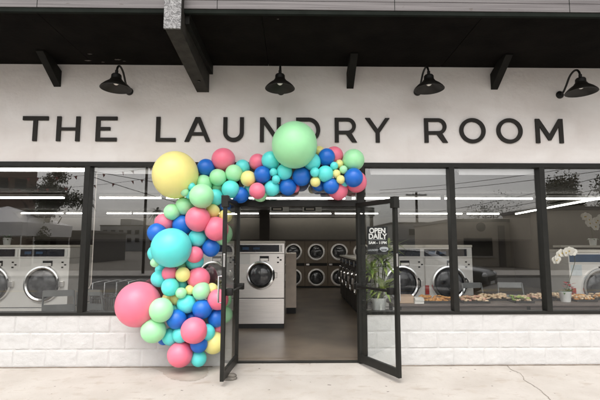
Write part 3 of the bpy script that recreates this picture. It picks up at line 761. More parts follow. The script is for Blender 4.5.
text_mesh('lettering', 'ROOM', .027, .0012, X['film'], hs, (.085, -.0062, zy(250.6)), bold=.0008, squeeze=.9)

# ================================================================== DOORSTOP
q = UZ(229, 379.5)
b = MB(); b.lathe([(0, 0), (.075, 0), (.085, .015), (.08, .03), (.06, .036), (0, .036)], (0, 0, 0), 20)
for v in b.bm.verts: v.co.x *= 1.1; v.co.y *= .75
b.ball((.035, 0, .045), .045, (1.2, .9, .62), 16, 10)
for v in b.bm.verts: v.co += Vector(noise.noise_vector(v.co*18))*.008
o = b.build('doorstop', X['stone'], loc=(q.x, q.y, .0), smooth=50)
tag(o, 'small grey stone doorstop on the sidewalk at the foot of the left door', 'doorstop')

# ================================================================== WASHERS
def washer(root, w, h, panel, bodym, rc, rr, dp=.85, sticker=False, redbox=False, seam=.42):
    """front in the plane y=0, facing -y, base at z=0, x centred"""
    hw = w/2
    m = MB(); m.box(-hw+.012, hw-.012, .03, dp, 0, .085); m.build('plinth', X['rubber'], root)
    m = MB(); m.box(-hw+.004, hw-.004, 0, dp, .085, seam-.006, .006); m.build('lower_panel', bodym, root)
    m = MB(); m.box(-hw+.004, hw-.004, 0, dp, seam+.006, h-.235, .006); body = m.build('body', bodym, root)
    m = MB(); m.box(-hw+.008, hw-.008, .012, dp-.01, seam-.02, seam+.02); m.build('seam', X['rubber'], root)
    m = MB(); m.box(-hw+.004, hw-.004, .004, dp, h-.232, h-.045, .004); cp = m.build('control_housing', bodym, root)
    m = MB(); m.box(-hw+.02, hw-.10, -.006, .003, h-.205, h-.075, .004); m.build('control_panel', panel, cp)
    m = MB(); m.box(-hw+.10, -hw+.22, -.010, -.0065, h-.165, h-.115); m.build('display', X['blue_panel'], cp)
    m = MB(); m.box(-hw+.30, -hw+.42, -.010, -.0065, h-.16, h-.12); m.build('display', X['blue_panel'], cp)
    m = MB(); m.box(hw-.085, hw-.045, -.008, .003, h-.205, h-.08, .003); m.build('card_reader', X['paper'], cp)
    m = MB(); m.box(-hw-.002, hw+.002, -.012, dp, h-.043, h, .006); m.build('top_cap', X['cap'], root)
    # soap drawer
    dz = h-.34
    m = MB(); m.box(-.02, .15, -.012, .0, dz-.035, dz+.06, .004); dr = m.build('soap_drawer', X['rubber'], root)
    m = MB(); m.box(-.01, .14, -.032, -.014, dz-.03, dz+.02, .006); m.build('drawer_front', X['steel'], dr)
    # coin slots
    m = MB()
    for k in range(3): m.box(hw-.14+(k % 2)*.05, hw-.105+(k % 2)*.05, -.01, 0, dz+.02-.045*k, dz+.045-.045*k, .003)
    m.build('keypad', X['black'], root)
    # door
    m = MB(); pr = [(rr*1.0, .0), (rr*1.0, -.03), (rr*.96, -.055), (rr*.88, -.06), (rr*.80, -.045), (rr*.78, -.01), (rr*.78, 0)]
    m.lathe(pr, (0, 0, rc), 48, 'y'); dd = m.build('door', X['chrome'], root, smooth=40)
    bm_faces = None
    m = MB(); m.lathe([(rr*.785, -.012), (rr*.70, -.03), (rr*.5, -.05), (rr*.25, -.06), (.001, -.063)], (0, 0, rc), 40, 'y'); m.build('door_glass', X['porthole'], dd, smooth=0)
    m = MB(); m.box(rr*.96, rr*1.16, -.055, 0, rc-.05, rc+.05, .008); m.build('door_latch', X['steel'], dd)
    m = MB(); m.tube([(rr*.90, -.06, rc+.09), (rr*.96, -.10, rc+.05), (rr*.96, -.10, rc-.05), (rr*.90, -.06, rc-.09)], .011, 8); m.build('door_handle', X['rubber'], dd, smooth=50)
    if sticker: m = MB(); m.box(-hw+.03, -hw+.22, -.004, .0, h-.43, h-.25); m.build('sticker', X['sticker'], root)
    if redbox: m = MB(); m.box(-hw+.02, -hw+.09, -.02, 0, .72, .80, .004); m.box(-hw+.02, -hw+.09, -.018, 0, .64, .718, .004); m.build('red_switch', X['red'], root)
# windows row model
YW = 1.95
def wx(px): return U(px, 280, YW).x
GW = 'front loading washers in the window row'
wA = thing('washing_machine', 'pale front loading washer in left window, right of the pair, beside the dark frame post', 'washer', (wx(43), YW, FZ), group=GW)
washer(wA, .90, 1.525, X['navy'], X['white_steel'], .84, .325, redbox=False)
for px, lab in ((-7, 'pale front loading washer cut off by the left edge of the picture'), (401.5, 'pale front loading washer behind the right door and green plant'), (448.6, 'pale front loading washer behind the food tray and window post right of the door')):
    o = dup(wA); o.location.x = wx(px); o['label'] = lab
o = [k for k in bpy.data.objects if k.get('label', '').startswith('pale front loading washer behind the food')][0]
m = MB(); m.box(-.43, -.36, -.02, 0, .72, .80, .004); m.box(-.43, -.36, -.018, 0, .64, .718, .004); m.build('coin_box', X['red'], o)
YD = 2.2
GD = 'stainless washers seen through the doorway'
wB = thing('washing_machine', 'large stainless washer standing just inside the doorway with round chrome door', 'washer', (U(260.6, 280, YD).x, YD, FZ), group=GD)
washer(wB, .885, 1.60, X['navy'], X['steel'], .97, .265, sticker=False, seam=.545)
m = MB(); m.box(-.40, -.20, -.005, 0, 1.17, 1.36, .002); m.build('notice', X['paper'], wB)
o = dup(wB); o.location.x = U(213, 280, YD).x; o['label'] = 'stainless washer seen between the balloons and the left door edge'
wC = thing('washing_machine', 'big washer with blue panel in the far right window beside white orchids', 'washer', (U(600.5, 280, 1.45).x, 1.45, FZ))
washer(wC, 1.06, 1.44, X['blue_panel'], X['white_steel'], .80, .34, sticker=True, redbox=True)
# dark row along the right of the aisle, facing left
GR = 'dark washers lining the right of the aisle'
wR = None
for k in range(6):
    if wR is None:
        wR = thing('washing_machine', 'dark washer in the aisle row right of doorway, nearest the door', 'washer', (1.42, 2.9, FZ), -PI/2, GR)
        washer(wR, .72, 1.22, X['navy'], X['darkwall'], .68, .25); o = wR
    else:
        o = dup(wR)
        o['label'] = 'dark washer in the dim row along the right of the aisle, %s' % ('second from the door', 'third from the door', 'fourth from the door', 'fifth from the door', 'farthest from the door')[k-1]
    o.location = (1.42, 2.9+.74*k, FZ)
# tan cabinet end beside the stainless washer
c0, c1 = U(285.6, 290, 3.85).x, U(296.3, 290, 3.85).x
cab = thing('tan_cabinet', 'narrow tan cabinet standing behind the stainless washer in the doorway', 'cabinet', ((c0+c1)/2, 3.85, FZ))
hw = (c1-c0)/2
b = MB(); b.box(-hw, hw, 0, 1.3, .13, 1.33, .006); b.build('carcass', X['tan_steel'], cab)
b = MB(); b.box(-hw+.02, hw-.01, .03, 1.28, 0, .13); b.build('plinth', X['rubber'], cab)
b = MB(); b.box(-hw*.1, hw*.85, -.008, 0, .25, 1.25, .003); b.build('side_panel', X['tan_steel'], cab)
# stacked dryers at the back
def dryer(root):
    w = .82
    m = MB(); m.box(-w/2+.004, w/2-.004, .0, .95, .06, 1.66, .008); m.build('body', X['dryer'], root)
    m = MB(); m.box(-w/2, w/2, .03, .9, 0, .06); m.build('plinth', X['rubber'], root)
    for zc in (.37, 1.26):
        m = MB(); m.lathe([(.31, 0), (.31, -.03), (.285, -.045), (.25, -.04), (.235, -.01), (.235, 0)], (0, 0, zc), 32, 'y'); d = m.build('door', X['steel'], root, smooth=40)
        m = MB(); m.lathe([(.24, -.012), (.15, -.03), (.001, -.04)], (0, 0, zc), 28, 'y'); m.build('door_glass', X['porthole'], d, smooth=0)
    m = MB(); m.box(-w/2+.02, w/2-.02, -.012, 0, .77, .87, .004); m.build('control_panel', X['black'], root)
    m = MB(); m.box(-w/2+.05, -w/2+.16, -.018, -.012, .79, .85); m.build('coin_box', X['steel'], root)
dl = ['stacked dryer at the back wall, leftmost seen through the doorway', 'stacked dryer at the back, just above the tan cabinet', 'stacked dryer at the back wall in the middle of the aisle view',
      'stacked dryer at the back wall, above the dark aisle row', 'stacked dryer at the back wall, rightmost behind the right door frame']
dA = None
for k, px in enumerate((270.5, 293.4, 316.3, 339.2, 362)):
    if dA is None: dA = thing('stacked_dryer', dl[0], 'dryer', (0, 9.4, FZ), group='stacked dryers along the back wall'); dryer(dA); o = dA
    else: o = dup(dA)
    o.location = (U(px, 260, 9.4).x, 9.4, FZ); o['label'] = dl[k]

# ================================================================== STRIP LIGHTS and vents
lights = []
ZL = 2.655
def strip(A, B_, label):
    A, B_ = Vector(A), Vector(B_); mid = (A+B_)/2
    r = thing('strip_light', label, 'strip light', mid, group='fluorescent strips under the shop ceiling')
    d = (B_-A)/2; n_ = Vector((-d.y, d.x, 0)).normalized()
    m = MB(); m.bar(-d, d, .05, .03); 
    for v in m.bm.verts: v.co.z -= .0
    m.build('tube', X['tube'], r)
    m = MB(); m.bar(-d+Vector((0, 0, .052)), d+Vector((0, 0, .052)), .11, .06); m.build('housing', X['housing'], r)
for i, (a, c) in enumerate(((-95, -5), (-3, 87.5))):
    A, B_ = U(a, 171, .36), U(c, 171, .36); strip((A.x, .36, ZL), (B_.x, .36, ZL), ('strip light along the top of left window, cut off by picture edge', 'strip light along the very top of the left window')[i])
rowB = [(-30, 64), (100, 161), (166.5, 246), (249, 345), (352, 440), (445, 532), (536.5, 625)]
nB = ['middle strip light in the left window, behind the reflected tree', 'middle strip light left of the giant yellow balloon', 'strip light behind the giant yellow and mint balloons', 'strip light behind the glass above the door header',
      'middle strip light crossing the window right of the door', 'middle strip light in the wide right window', 'middle strip light in the far right window']
for (a, c), lb in zip(rowB, nB):
    A, B_ = U(a, 198.5, 4.06), U(c, 198.5, 4.06); strip((A.x, 4.06, ZL), (B_.x, 4.06, ZL), lb)
rowC = [(-30, 63), (66.5, 87), (107, 131), (133.5, 205), (208, 258.5), (269.5, 331), (335, 378), (400, 462), (467, 499)]
nC = ['lowest strip light in the left window above the reflected tent', 'short lowest strip light at the right end of the left window', 'short lowest strip light above reflected grey buildings', 'lowest strip light running behind the mint balloons', 'strip light left of the dark column in the doorway',
      'strip light right of the dark column in the doorway', 'short strip light behind the right door top', 'lowest strip light in the window right of the door', 'short lowest strip light in the wide right window']
for (a, c), lb in zip(rowC, nC):
    A, B_ = U(a, 213.8, 9.0), U(c, 213.8, 9.0); strip((A.x, 9.0, ZL), (B_.x, 9.0, ZL), lb)
for (a, c), lb in zip((((516, 214), (546, 208.3)), ((548, 207.9), (640, 191))), ('slanting strip light in the wide right window running into the shop', 'slanting strip light in the far right window running into the shop')):
    A, B_ = UZ(*a, ZL), UZ(*c, ZL); strip(A, B_, lb)
def laundry_cart(root):
    m = MB(); W, D, z0, z1 = .24, .30, .34, .68
    rim = [(-W, -D, z1), (W, -D, z1), (W, D, z1), (-W, D, z1), (-W, -D, z1)]; lo = [(x*.85, y*.85, z0) for x, y, z in rim]
    m.tube(rim, .011, 6); m.tube(lo, .008, 6)
    for k in range(4):
        for j in range(6):
            a, c, a2, c2 = (Vector(v) for v in (rim[k], rim[k+1], lo[k], lo[k+1])); m.tube([a.lerp(c, j/6), a2.lerp(c2, j/6)], .004, 5)
    for j in range(1, 6): m.tube([Vector(lo[0]).lerp(Vector(lo[1]), j/6), Vector(lo[3]).lerp(Vector(lo[2]), j/6)], .004, 5)
    m.build('wire_basket', X['drum'], root, smooth=50)
    m = MB(); m.tube([(-W*.8, D*.9, .10), (-W*.8, D*.9, .88), (0, D*.9, .92), (W*.8, D*.9, .88), (W*.8, D*.9, .10)], .012, 8); m.tube([(-W*.8, D*.9, .12), (-W*.8, -D*.85, .12), (W*.8, -D*.85, .12), (W*.8, D*.9, .12)], .012, 8)
    for sx in (-1, 1): m.tube([(sx*W*.8, -D*.85, .10), (sx*W*.8, -D*.85, z0)], .011, 8)
    m.build('frame', X['drum'], root, smooth=50)
    for sx in (-1, 1):
        for sy in (-.85, .9):
            m = MB(); m.lathe([(0, -.014), (.046, -.014), (.05, 0), (.046, .014), (0, .014)], (sx*W*.8, sy*D, .05), 16, 'x'); m.build('wheel', X['rubber'], root, smooth=40)
lc = None
for k, px in enumerate((107, 119, 131, 143)):
    if lc is None: lc = thing('laundry_cart', '', 'laundry cart', group='wire laundry carts behind the left window'); laundry_cart(lc); o = lc
    else: o = dup(lc)
    o.location = (U(px, 280, 1.5+.06*k).x, 1.5+.06*k, FZ); o.rotation_euler.z = .5
    o['label'] = ('chrome wire laundry cart, leftmost behind the glass above the giant pink balloon', 'chrome wire laundry cart, second from left above the giant pink balloon', 'chrome wire laundry cart, third from left above the giant pink balloon', 'chrome wire laundry cart nearest the turquoise balloons, above the giant pink one')[k]
vA = None
for px, lb in ((279.5, 'pale ceiling vent behind the doorway, left of two'), (312.2, 'pale ceiling vent behind the doorway, right of two')):
    if vA is None:
        vA = thing('ceiling_vent', lb, 'vent', (0, 7.2, 2.58), group='pale vents under the ceiling'); o = vA
        m = MB(); m.box(-.29, .29, 0, .3, 0, .17, .006); m.build('casing', X['paper'], vA)
        m = MB(); m.box(-.25, .10, -.006, 0, .03, .14, .002); g_ = m.build('grille', X['rubber'], vA)
        m = MB(); m.box(-.20, .06, -.010, -.0065, .06, .11, .002); m.build('louvre', X['cap'], g_)
    else: o = dup(vA); o['label'] = lb
    o.location.x = U(px, 207, 7.2).x

# ================================================================== WINDOW TABLE, FOOD, CHAIRS
TZ = .735
tx0, tx1 = U(392, 300, .5).x, 5.4
tb = thing('display_table', 'long dark table holding food along the right windows', 'table', ((tx0+tx1)/2, .72, FZ))
hl = (tx1-tx0)/2
b = MB(); b.box(-hl, hl, -.30, .36, TZ-FZ-.035, TZ-FZ, .004); b.build('tabletop', X['tabletop'], tb)
for sx in (-hl+.1, 0, hl-.1):
    for sy in (-.24, .30):
        b = MB(); b.box(sx-.025, sx+.025, sy-.025, sy+.025, 0, TZ-FZ-.036); b.build('leg', X['black'], tb)
b = MB(); b.box(-hl+.05, hl-.05, -.26, -.24, TZ-FZ-.16, TZ-FZ-.037); b.build('apron', X['tabletop'], tb)
def food_tray(px0, px1, Y, ms, label, seed, nn=70):
    q = random.Random(seed)
    x0, x1 = U(px0, 300, Y).x, U(px1, 300, Y).x
    r = thing('food_tray', label, 'food tray', ((x0+x1)/2, Y, TZ+.001), group='party food trays on the window table')
    w = (x1-x0)/2; dpt = .13
    m = MB(); m.box(-w, w, -dpt, dpt, 0, .014, .004); m.box(-w, w, -dpt, -dpt+.012, .012, .03, .003); m.box(-w, w, dpt-.012, dpt, .012, .03, .003); m.build('tray', X['tray'], r)
    for j, mm in enumerate(ms):
        m = MB()
        for k in range(nn//len(ms)):
            c = Vector((q.uniform(-w+.03, w-.03), q.uniform(-dpt+.03, dpt-.03), .03+q.random()**1.5*.055)); s_ = q.uniform(.018, .032)
            m.ball(c, s_, (q.uniform(.8, 1.6), q.uniform(.7, 1.2), q.uniform(.45, .8)), 8, 6)
        for v in m.bm.verts: v.co += Vector(noise.noise_vector(v.co*60))*.004
        fo = m.build('snack_pile', mm, r, smooth=60); fo['kind'] = 'stuff'
food_tray(420, 452, .62, (X['snack_o'],), 'tray of orange snacks in front of the washer, right of the boxes', 1)
food_tray(460, 486.5, .58, (X['snack_p'], X['snack_c']), 'tray of pinkish snacks just right of the window post', 2)
food_tray(480, 509.5, .86, (X['snack_c'],), 'tray of cream pastries at the back of the table in the wide window', 3)
food_tray(511.5, 530, .60, (X['snack_c'], X['snack_c'], X['leaf']), 'tray of pale snacks with green bits in the middle of wide window', 4)
food_tray(528, 549.5, .84, (X['snack_c'], X['snack_p']), 'tray of cream snacks at the right end of the wide window', 5)
food_tray(552, 562, .9, (X['snack_c'],), 'small tray of snacks left of the white orchid pot', 6, 30)
food_tray(571, 592, .72, (X['snack_c'], X['snack_o']), 'tray of golden snacks right of the white orchid pot', 7)
food_tray(590.5, 615, .90, (X['snack_c'], X['snack_o']), 'tray of golden snacks at the far right edge of the picture', 8)
q = U(405, 295, .55)
bx_ = thing('card_box', 'plain tan cardboard box on the table just right of the right door', 'box', (q.x, .58, TZ+.001))
b = MB(); b.box(-.11, .11, -.09, .09, 0, .10, .004); b.build('carton', X['box'], bx_)
b = MB(); b.box(-.113, .113, -.093, .0, .101, .106, .001); b.box(-.113, .113, .003, .093, .101, .108, .001); b.build('lid_flap', X['box'], bx_)
q = U(415, 296, .55)
b = MB(); 
for k in range(9): b.obox((rnd.uniform(-.006, .006), rnd.uniform(-.006, .006), .005+.0095*k), (.065, .004*rnd.uniform(-1, 1), 0), (.0, .065, 0), (0, 0, .0042))
o = b.build('napkin_stack', X['napkin'], loc=(q.x+.03, .50, TZ+.001)); tag(o, 'stack of white napkins between the tan box and orange snack tray', 'napkins')

def chair(root):
    W = .22
    for sx in (-1, 1):
        m = MB(); m.tube([(sx*W, .02, 0), (sx*W, .14, .43), (sx*W*.96, .20, .62), (sx*W*.9, .24, .86)], .013, 8); m.build('rear_frame', X['grey_plastic'], root, smooth=50)
        m = MB(); m.tube([(sx*W*.96, .36, 0), (sx*W*.96, -.02, .42), (sx*W*.96, -.05, .44)], .012, 8); m.build('leg', X['grey_plastic'], root, smooth=50)
    m = MB(); m.box(-W, W, -.24, .14, .43, .452, .008); m.build('seat', X['grey_plastic'], root)
    m = MB(); m.prism([(.227, .78), (.245, .87), (.262, .87), (.244, .78)], 'x', -W*.9, W*.9); m.build('backrest', X['grey_plastic'], root)
    m = MB(); m.prism([(.185, .56), (.207, .66), (.222, .66), (.200, .56)], 'x', -W*.93, W*.93); m.build('back_slat', X['grey_plastic'], root)
    m = MB(); m.tube([(-W, .08, .22), (W, .08, .22)], .009, 8); m.build('crossbar', X['grey_plastic'], root, smooth=50)
cl = ['grey folding chair in the left window next to the washer', 'grey folding chair just right of the left window post', 'grey folding chair behind the pinkish snack tray', 'grey folding chair in middle of the wide right window']
ch = None
for k, (px, Y, rz, lift) in enumerate(((63, .85, .25, 0), (99, .95, -.2, 0), (482, 1.45, .3, 0), (515.5, 1.5, -.15, 0))):
    if ch is None: ch = thing('folding_chair', cl[0], 'chair', group='grey folding chairs behind the windows'); chair(ch); o = ch
    else: o = dup(ch)
    o.location = (U(px, 295, Y).x, Y, FZ); o.rotation_euler.z = PI+rz if k < 2 else rz; o['label'] = cl[k]

# ================================================================== PLANTS
def blade(m, base, az, L, w, rise, droop, n=7):
    d = Vector((math.cos(az), math.sin(az), 0)); s_ = Vector((-d.y, d.x, 0)); pv = None
    for i in range(n+1):
        t_ = i/n; p = Vector(base)+d*(L*t_)+Vector((0, 0, rise*t_-droop*t_*t_))
        ww = w*math.sin(PI*min(1, .12+.88*t_)**.8)*(1 if i < n else .05)+.001
        c = m.bm.verts.new(p+Vector((0, 0, -.12*ww))); a = m.bm.verts.new(p+s_*ww+Vector((0, 0, .1*ww))); e = m.bm.verts.new(p-s_*ww+Vector((0, 0, .1*ww)))
        if pv: m.bm.faces.new((pv[0], pv[1], a, c)); m.bm.faces.new((pv[2], pv[0], c, e))
        pv = (c, a, e)
def pot_mesh(r, h): 
    m = MB(); m.lathe([(0, 0), (r*.74, 0), (r*.78, .006), (r*.98, h-.012), (r, h-.01), (r, h), (r*.9, h), (r*.88, h-.025), (0, h-.025)], (0, 0, 0), 28); return m
q = U(378, 305, .38)
pl = thing('dracaena_plant', 'tall leafy green plant in a white pot inside the pane right of the door', 'plant', (q.x, .30, .66))
st_ = thing('plant_stand', 'dark low stool carrying the leafy plant beside the right door', 'stand', (q.x, .30, FZ))
b = MB(); b.box(-.17, .17, -.17, .17, .57, .609, .005); b.build('top', X['tabletop'], st_)
for sx in (-.14, .14):
    for sy in (-.14, .14): b = MB(); b.box(sx-.016, sx+.016, sy-.016, sy+.016, 0, .57); b.build('leg', X['black'], st_)
b = pot_mesh(.105, .18); b.build('pot', X['pot'], pl, smooth=35)
q2 = random.Random(5)
stems = [(.0, .0, .86), (-.05, .02, .62), (.055, .03, .72), (.03, -.04, .40), (-.02, .04, .30), (.09, .02, .95)]
m = MB()
for sx, sy, h in stems: m.tube([(sx*.5, sy*.5, .15), (sx*1.1, sy, h*.6), (sx*1.6, sy*1.4, h)], .009, 7)
m.build('stem', X['stem'], pl, smooth=50)
m = MB()
for sx, sy, h in stems:
    for k in range(26):
        az = q2.uniform(0, 2*PI); el = q2.random()
        blade(m, (sx*1.6, sy*1.4, h-.16*q2.random()), az, q2.uniform(.20, .33), q2.uniform(.021, .031), .03+.22*el, .05+.13*(1-el))
for k in range(14): blade(m, (q2.uniform(-.05, .05), q2.uniform(-.04, .04), .16), q2.uniform(0, 2*PI), q2.uniform(.12, .22), .013, .2, .12)
m.build('foliage', X['leaf'], pl, smooth=0)
m = MB()
for k in range(5): blade(m, (.0, -.112, .11), -PI/2+(k-2)*.28, .015, .012, -.02*abs(k-2), .10, 4)
for k, a in enumerate((-.5, -.15, .2, .55)):
    m.prism([(-.02, 0), (.02, 0), (.004, .11), (-.004, .11)], 'y', -.118-.001*k, -.114-.001*k)
    for v in m.bm.verts[-8:] if False else []: pass
m.build('ribbon', X['paper'], pl)
def orchid(label, loc, pr, ph, stemspec, nfl, flr, seed, sun=True):
    r = thing('orchid_plant', label, 'orchid', loc, group='white potted orchids'); q = random.Random(seed)
    pot_mesh(pr, ph).build('pot', X['pot'], r, smooth=35)
    m = MB()
    for k in range(6): blade(m, (0, 0, ph-.02), k*PI/3+q.uniform(-.3, .3), q.uniform(.10, .18), .026, .10, .12)
    m.build('leaf_rosette', X['leaf2'], r, smooth=0)
    m = MB(); fl = []
    for pts in stemspec:
        P_ = [Vector(p) for p in pts]; m.tube(P_, .0045, 6)
        for k in range(nfl):
            t_ = 1-.75*k/max(1, nfl-1)*.6; idx = t_*(len(P_)-1); i0 = min(len(P_)-2, int(idx)); p = P_[i0].lerp(P_[i0+1], idx-i0); fl.append(p+Vector((q.uniform(-.012, .012), -.02, q.uniform(-.015, .015))))
    m.build('stem', X['stem'], r, smooth=50)
    for p in fl:
        m = MB()
        for k in range(5):
            a = PI/2+k*2*PI/5; sc = 1.25 if k in (1, 4) else .95
            c = Vector((math.cos(a)*flr*.52, 0, math.sin(a)*flr*.52)); m.ball(c, flr*.5, (sc, .16, sc), 10, 6)
        f = m.build('flower', X['petal'], r, loc=p, smooth=0); f.rotation_euler = (q.uniform(-.4, .3), 0, q.uniform(-.6, .6))
        m = MB(); m.ball((0, -flr*.14, -flr*.05), flr*.16, (1, .8, 1.2), 8, 6); m.build('throat', X['petal_mid'], f, smooth=0)
q = U(566, 305, .62)
def rel(px, py, Y, base): p = U(px, py, Y); return (p.x-base[0], Y-base[1], p.z-base[2])
B1 = (q.x, .62, TZ+.001)
orchid('white orchid in a white pot on the food table by the right window post', B1, .085, .15, [[(0, 0, .13), rel(569, 282, .63, B1), rel(575, 262, .63, B1), rel(574, 251, .60, B1), rel(566, 251, .58, B1), rel(558, 255, .56, B1), rel(555, 260, .55, B1)]], 7, .066, 3)
B2 = (U(593.5, 250, 3.0).x, 3.0, 1.566)
orchid('white orchid in a white pot on the pale ledge, far right', B2, .075, .14, [[(0, 0, .12), rel(592, 232, 3.0, B2), rel(588, 219, 2.98, B2), rel(584, 216, 2.96, B2)], [(0, 0, .12), rel(594, 234, 3.0, B2), rel(595, 222, 2.98, B2), rel(601, 218, 2.95, B2)]], 5, .085, 4)
B3 = (U(6.5, 248, 3.0).x, 3.0, 1.566)
r = thing('small_plant', 'small green plant in a white pot on the ledge in left window', 'plant', B3)
pot_mesh(.075, .15).build('pot', X['pot'], r, smooth=35)
m = MB()
for k in range(16): blade(m, (0, 0, .13), k*.9, .13, .02, .12*(k % 3)/2+.03, .06)
m.build('foliage', X['leaf2'], r, smooth=0)
B4 = (U(577, 300, .8).x, .98, TZ+.001)
r = thing('red_flower_plant', 'small plant with red flowers beside the white orchid pot', 'plant', B4)
pot_mesh(.05, .08).build('pot', X['red'], r, smooth=35)
m = MB()
for k in range(9): blade(m, (0, 0, .07), k*.7+.3, .10, .02, .13, .05)
m.build('foliage', X['leaf2'], r, smooth=0)
m = MB()
for k in range(8): blade(m, (.04*math.cos(k*2.4), .03*math.sin(k*2.4), .16+.012*k), k*2.4, .07, .024, .05, .03)
m.build('bloom', X['redpetal'], r, smooth=0)

# ================================================================== ROLLER BLINDS and cords
for px0, px1, cpx, lb in ((98, 200, 97.2, 'rolled pale blind with a hanging cord in the window left of the balloons'), (370, 449, 449.3, 'rolled pale blind with cord in the window right of the door'), (458, 538, 540.0, 'rolled pale blind with cord in the wide right window')):
    Yb = .13
    x0, x1 = U(px0, 170, Yb).x, U(px1, 170, Yb).x; cx = U(cpx, 172, Yb).x
    r = thing('roller_blind', lb, 'blind', ((x0+x1)/2, Yb, 2.62), group='rolled blinds at the window heads')
    m = MB(); m.tube([(x0-r.location.x, 0, 0), (x1-r.location.x, 0, 0)], .03, 14); m.box(x0-r.location.x, x1-r.location.x, -.031, -.027, -.06, .0); m.build('blind_roll', X['canvas'], r, smooth=40)
    lo = U(cpx, 284, Yb)
    m = MB(); m.tube([(cx-r.location.x, -.01, .0), (cx-r.location.x, -.01, lo.z-2.62), (cx-r.location.x-.02, -.012, lo.z-2.62-.05), (cx-r.location.x-.055, -.014, lo.z-2.62-.06)], .006, 6); m.build('pull_cord', X['cord'], r, smooth=50)
    m = MB(); m.box(cx-r.location.x-.018, cx-r.location.x+.018, -.03, .02, -.03, .03, .004); m.build('bracket', X['paper'], r)

# ================================================================== STREET OPPOSITE (seen mirrored in the panes)
def leafy(m, c, R, n, q, s0=.22, rr=.34, clumps=14):
    C_ = [Vector(c)+Vector((q.gauss(0, .5)*R[0], q.gauss(0, .5)*R[1], q.gauss(0, .5)*R[2])) for _ in range(clumps)]
    for k in range(n):
        cc = C_[k % clumps]
        p = cc+Vector((q.gauss(0, rr)*R[0], q.gauss(0, rr)*R[1], q.gauss(0, rr)*R[2]))
        a, b_ = Vector((q.gauss(0, 1), q.gauss(0, 1), q.gauss(0, 1))).normalized(), Vector((q.gauss(0, 1), q.gauss(0, 1), q.gauss(0, 1)))
        b_ = (b_-a*b_.dot(a)).normalized(); s_ = s0*q.uniform(.6, 1.3)
        m.quad(p-a*s_, p-b_*s_*.5, p+a*s_, p+b_*s_*.5)
def trunk_mesh(h, r, limbs, q, top=None):
    m = MB(); m.tube([(0, 0, -.2), (.05, 0, h*.5), (.0, .05, h)], [r, r*.8, r*.55], 8)
    for k in range(limbs):
        a = q.uniform(0, 2*PI); z0 = h*q.uniform(.55, .95); L = h*q.uniform(.3, .6)
        m.tube([(0, 0, z0), (math.cos(a)*L*.5, math.sin(a)*L*.5, z0+L*.4), (math.cos(a)*L*.8, math.sin(a)*L*.8, z0+L*.9)], [r*.4, r*.25, r*.1], 6)
    return m
def tree(name, label, base, h, R, mm, seed, n=1800, s0=.22, group=None, rr=.34, clumps=14):
    q = random.Random(seed); r = thing(name, label, 'tree', base, group=group)
    trunk_mesh(h*.6, .16+h*.015, 7, q).build('trunk', X['trunk'], r, smooth=60)
    m = MB(); leafy(m, (0, 0, h-R[2]*1.05), R, n, q, s0, rr, clumps); m.build('crown', mm, r)
p = mirror_pt(48, 200, 24)
tree('leafy_tree', 'tall loose tree mirrored in the left window beside the brown building', (p.x, p.y, -.15), mirror_pt(50, 174, 24).z, (1.55, 1.4, 1.7), X['foliage'], 11, 9000, .09, rr=.16, clumps=26)
p = mirror_pt(490, 215, 44)
tree('leafy_tree', 'thin twiggy tree mirrored above the beige building in the wide window', (p.x, p.y, -.15), mirror_pt(490, 201, 44).z, (2.2, 1.6, 1.5), X['foliage2'], 12, 1500, .10)
p = mirror_pt(567, 200, 32)
tree('rounded_tree', 'big rounded dense tree mirrored in the far right window', (p.x, p.y, -.15), mirror_pt(573, 176, 32).z, (1.1, 1.1, 1.9), X['foliage2'], 13, 12000, .13, rr=.26, clumps=40)
p = mirror_pt(615, 200, 30)
tree('rounded_tree', 'dense tree mirrored at the right edge of the far right window', (p.x, p.y, -.15), mirror_pt(600, 178, 30).z, (1.2, 1.2, 1.7), X['foliage2'], 14, 9000, .13, rr=.26, clumps=36)
def palm(px, ytop, s, label, seed):
    q = random.Random(seed); p = mirror_pt(px, 230, s); zt = mirror_pt(px, ytop, s).z
    r = thing('palm_tree', label, 'palm', (p.x, p.y, -.15), group='palms across the street')
    h = zt-.6; m = MB(); m.tube([(0, 0, 0), (.1, 0, h*.5), (0, 0, h)], [.2, .14, .12], 8); m.build('trunk', X['trunk'], r, smooth=60)
    m = MB()
    for k in range(34):
        el = q.uniform(-.9, 1.1); blade(m, (0, 0, h), q.uniform(0, 2*PI), q.uniform(.9, 1.4), .10, el, q.uniform(.5, 1.0), 6)
    m.build('crown', X['foliage'], r)
palm(84, 192, 40, 'palm mirrored beside the left window post, with thin trunk', 1)
palm(156, 205, 46, 'palm mirrored below the giant yellow balloon, left one', 2)
palm(181, 198, 46, 'palm mirrored behind mint balloons below the giant yellow balloon', 3)
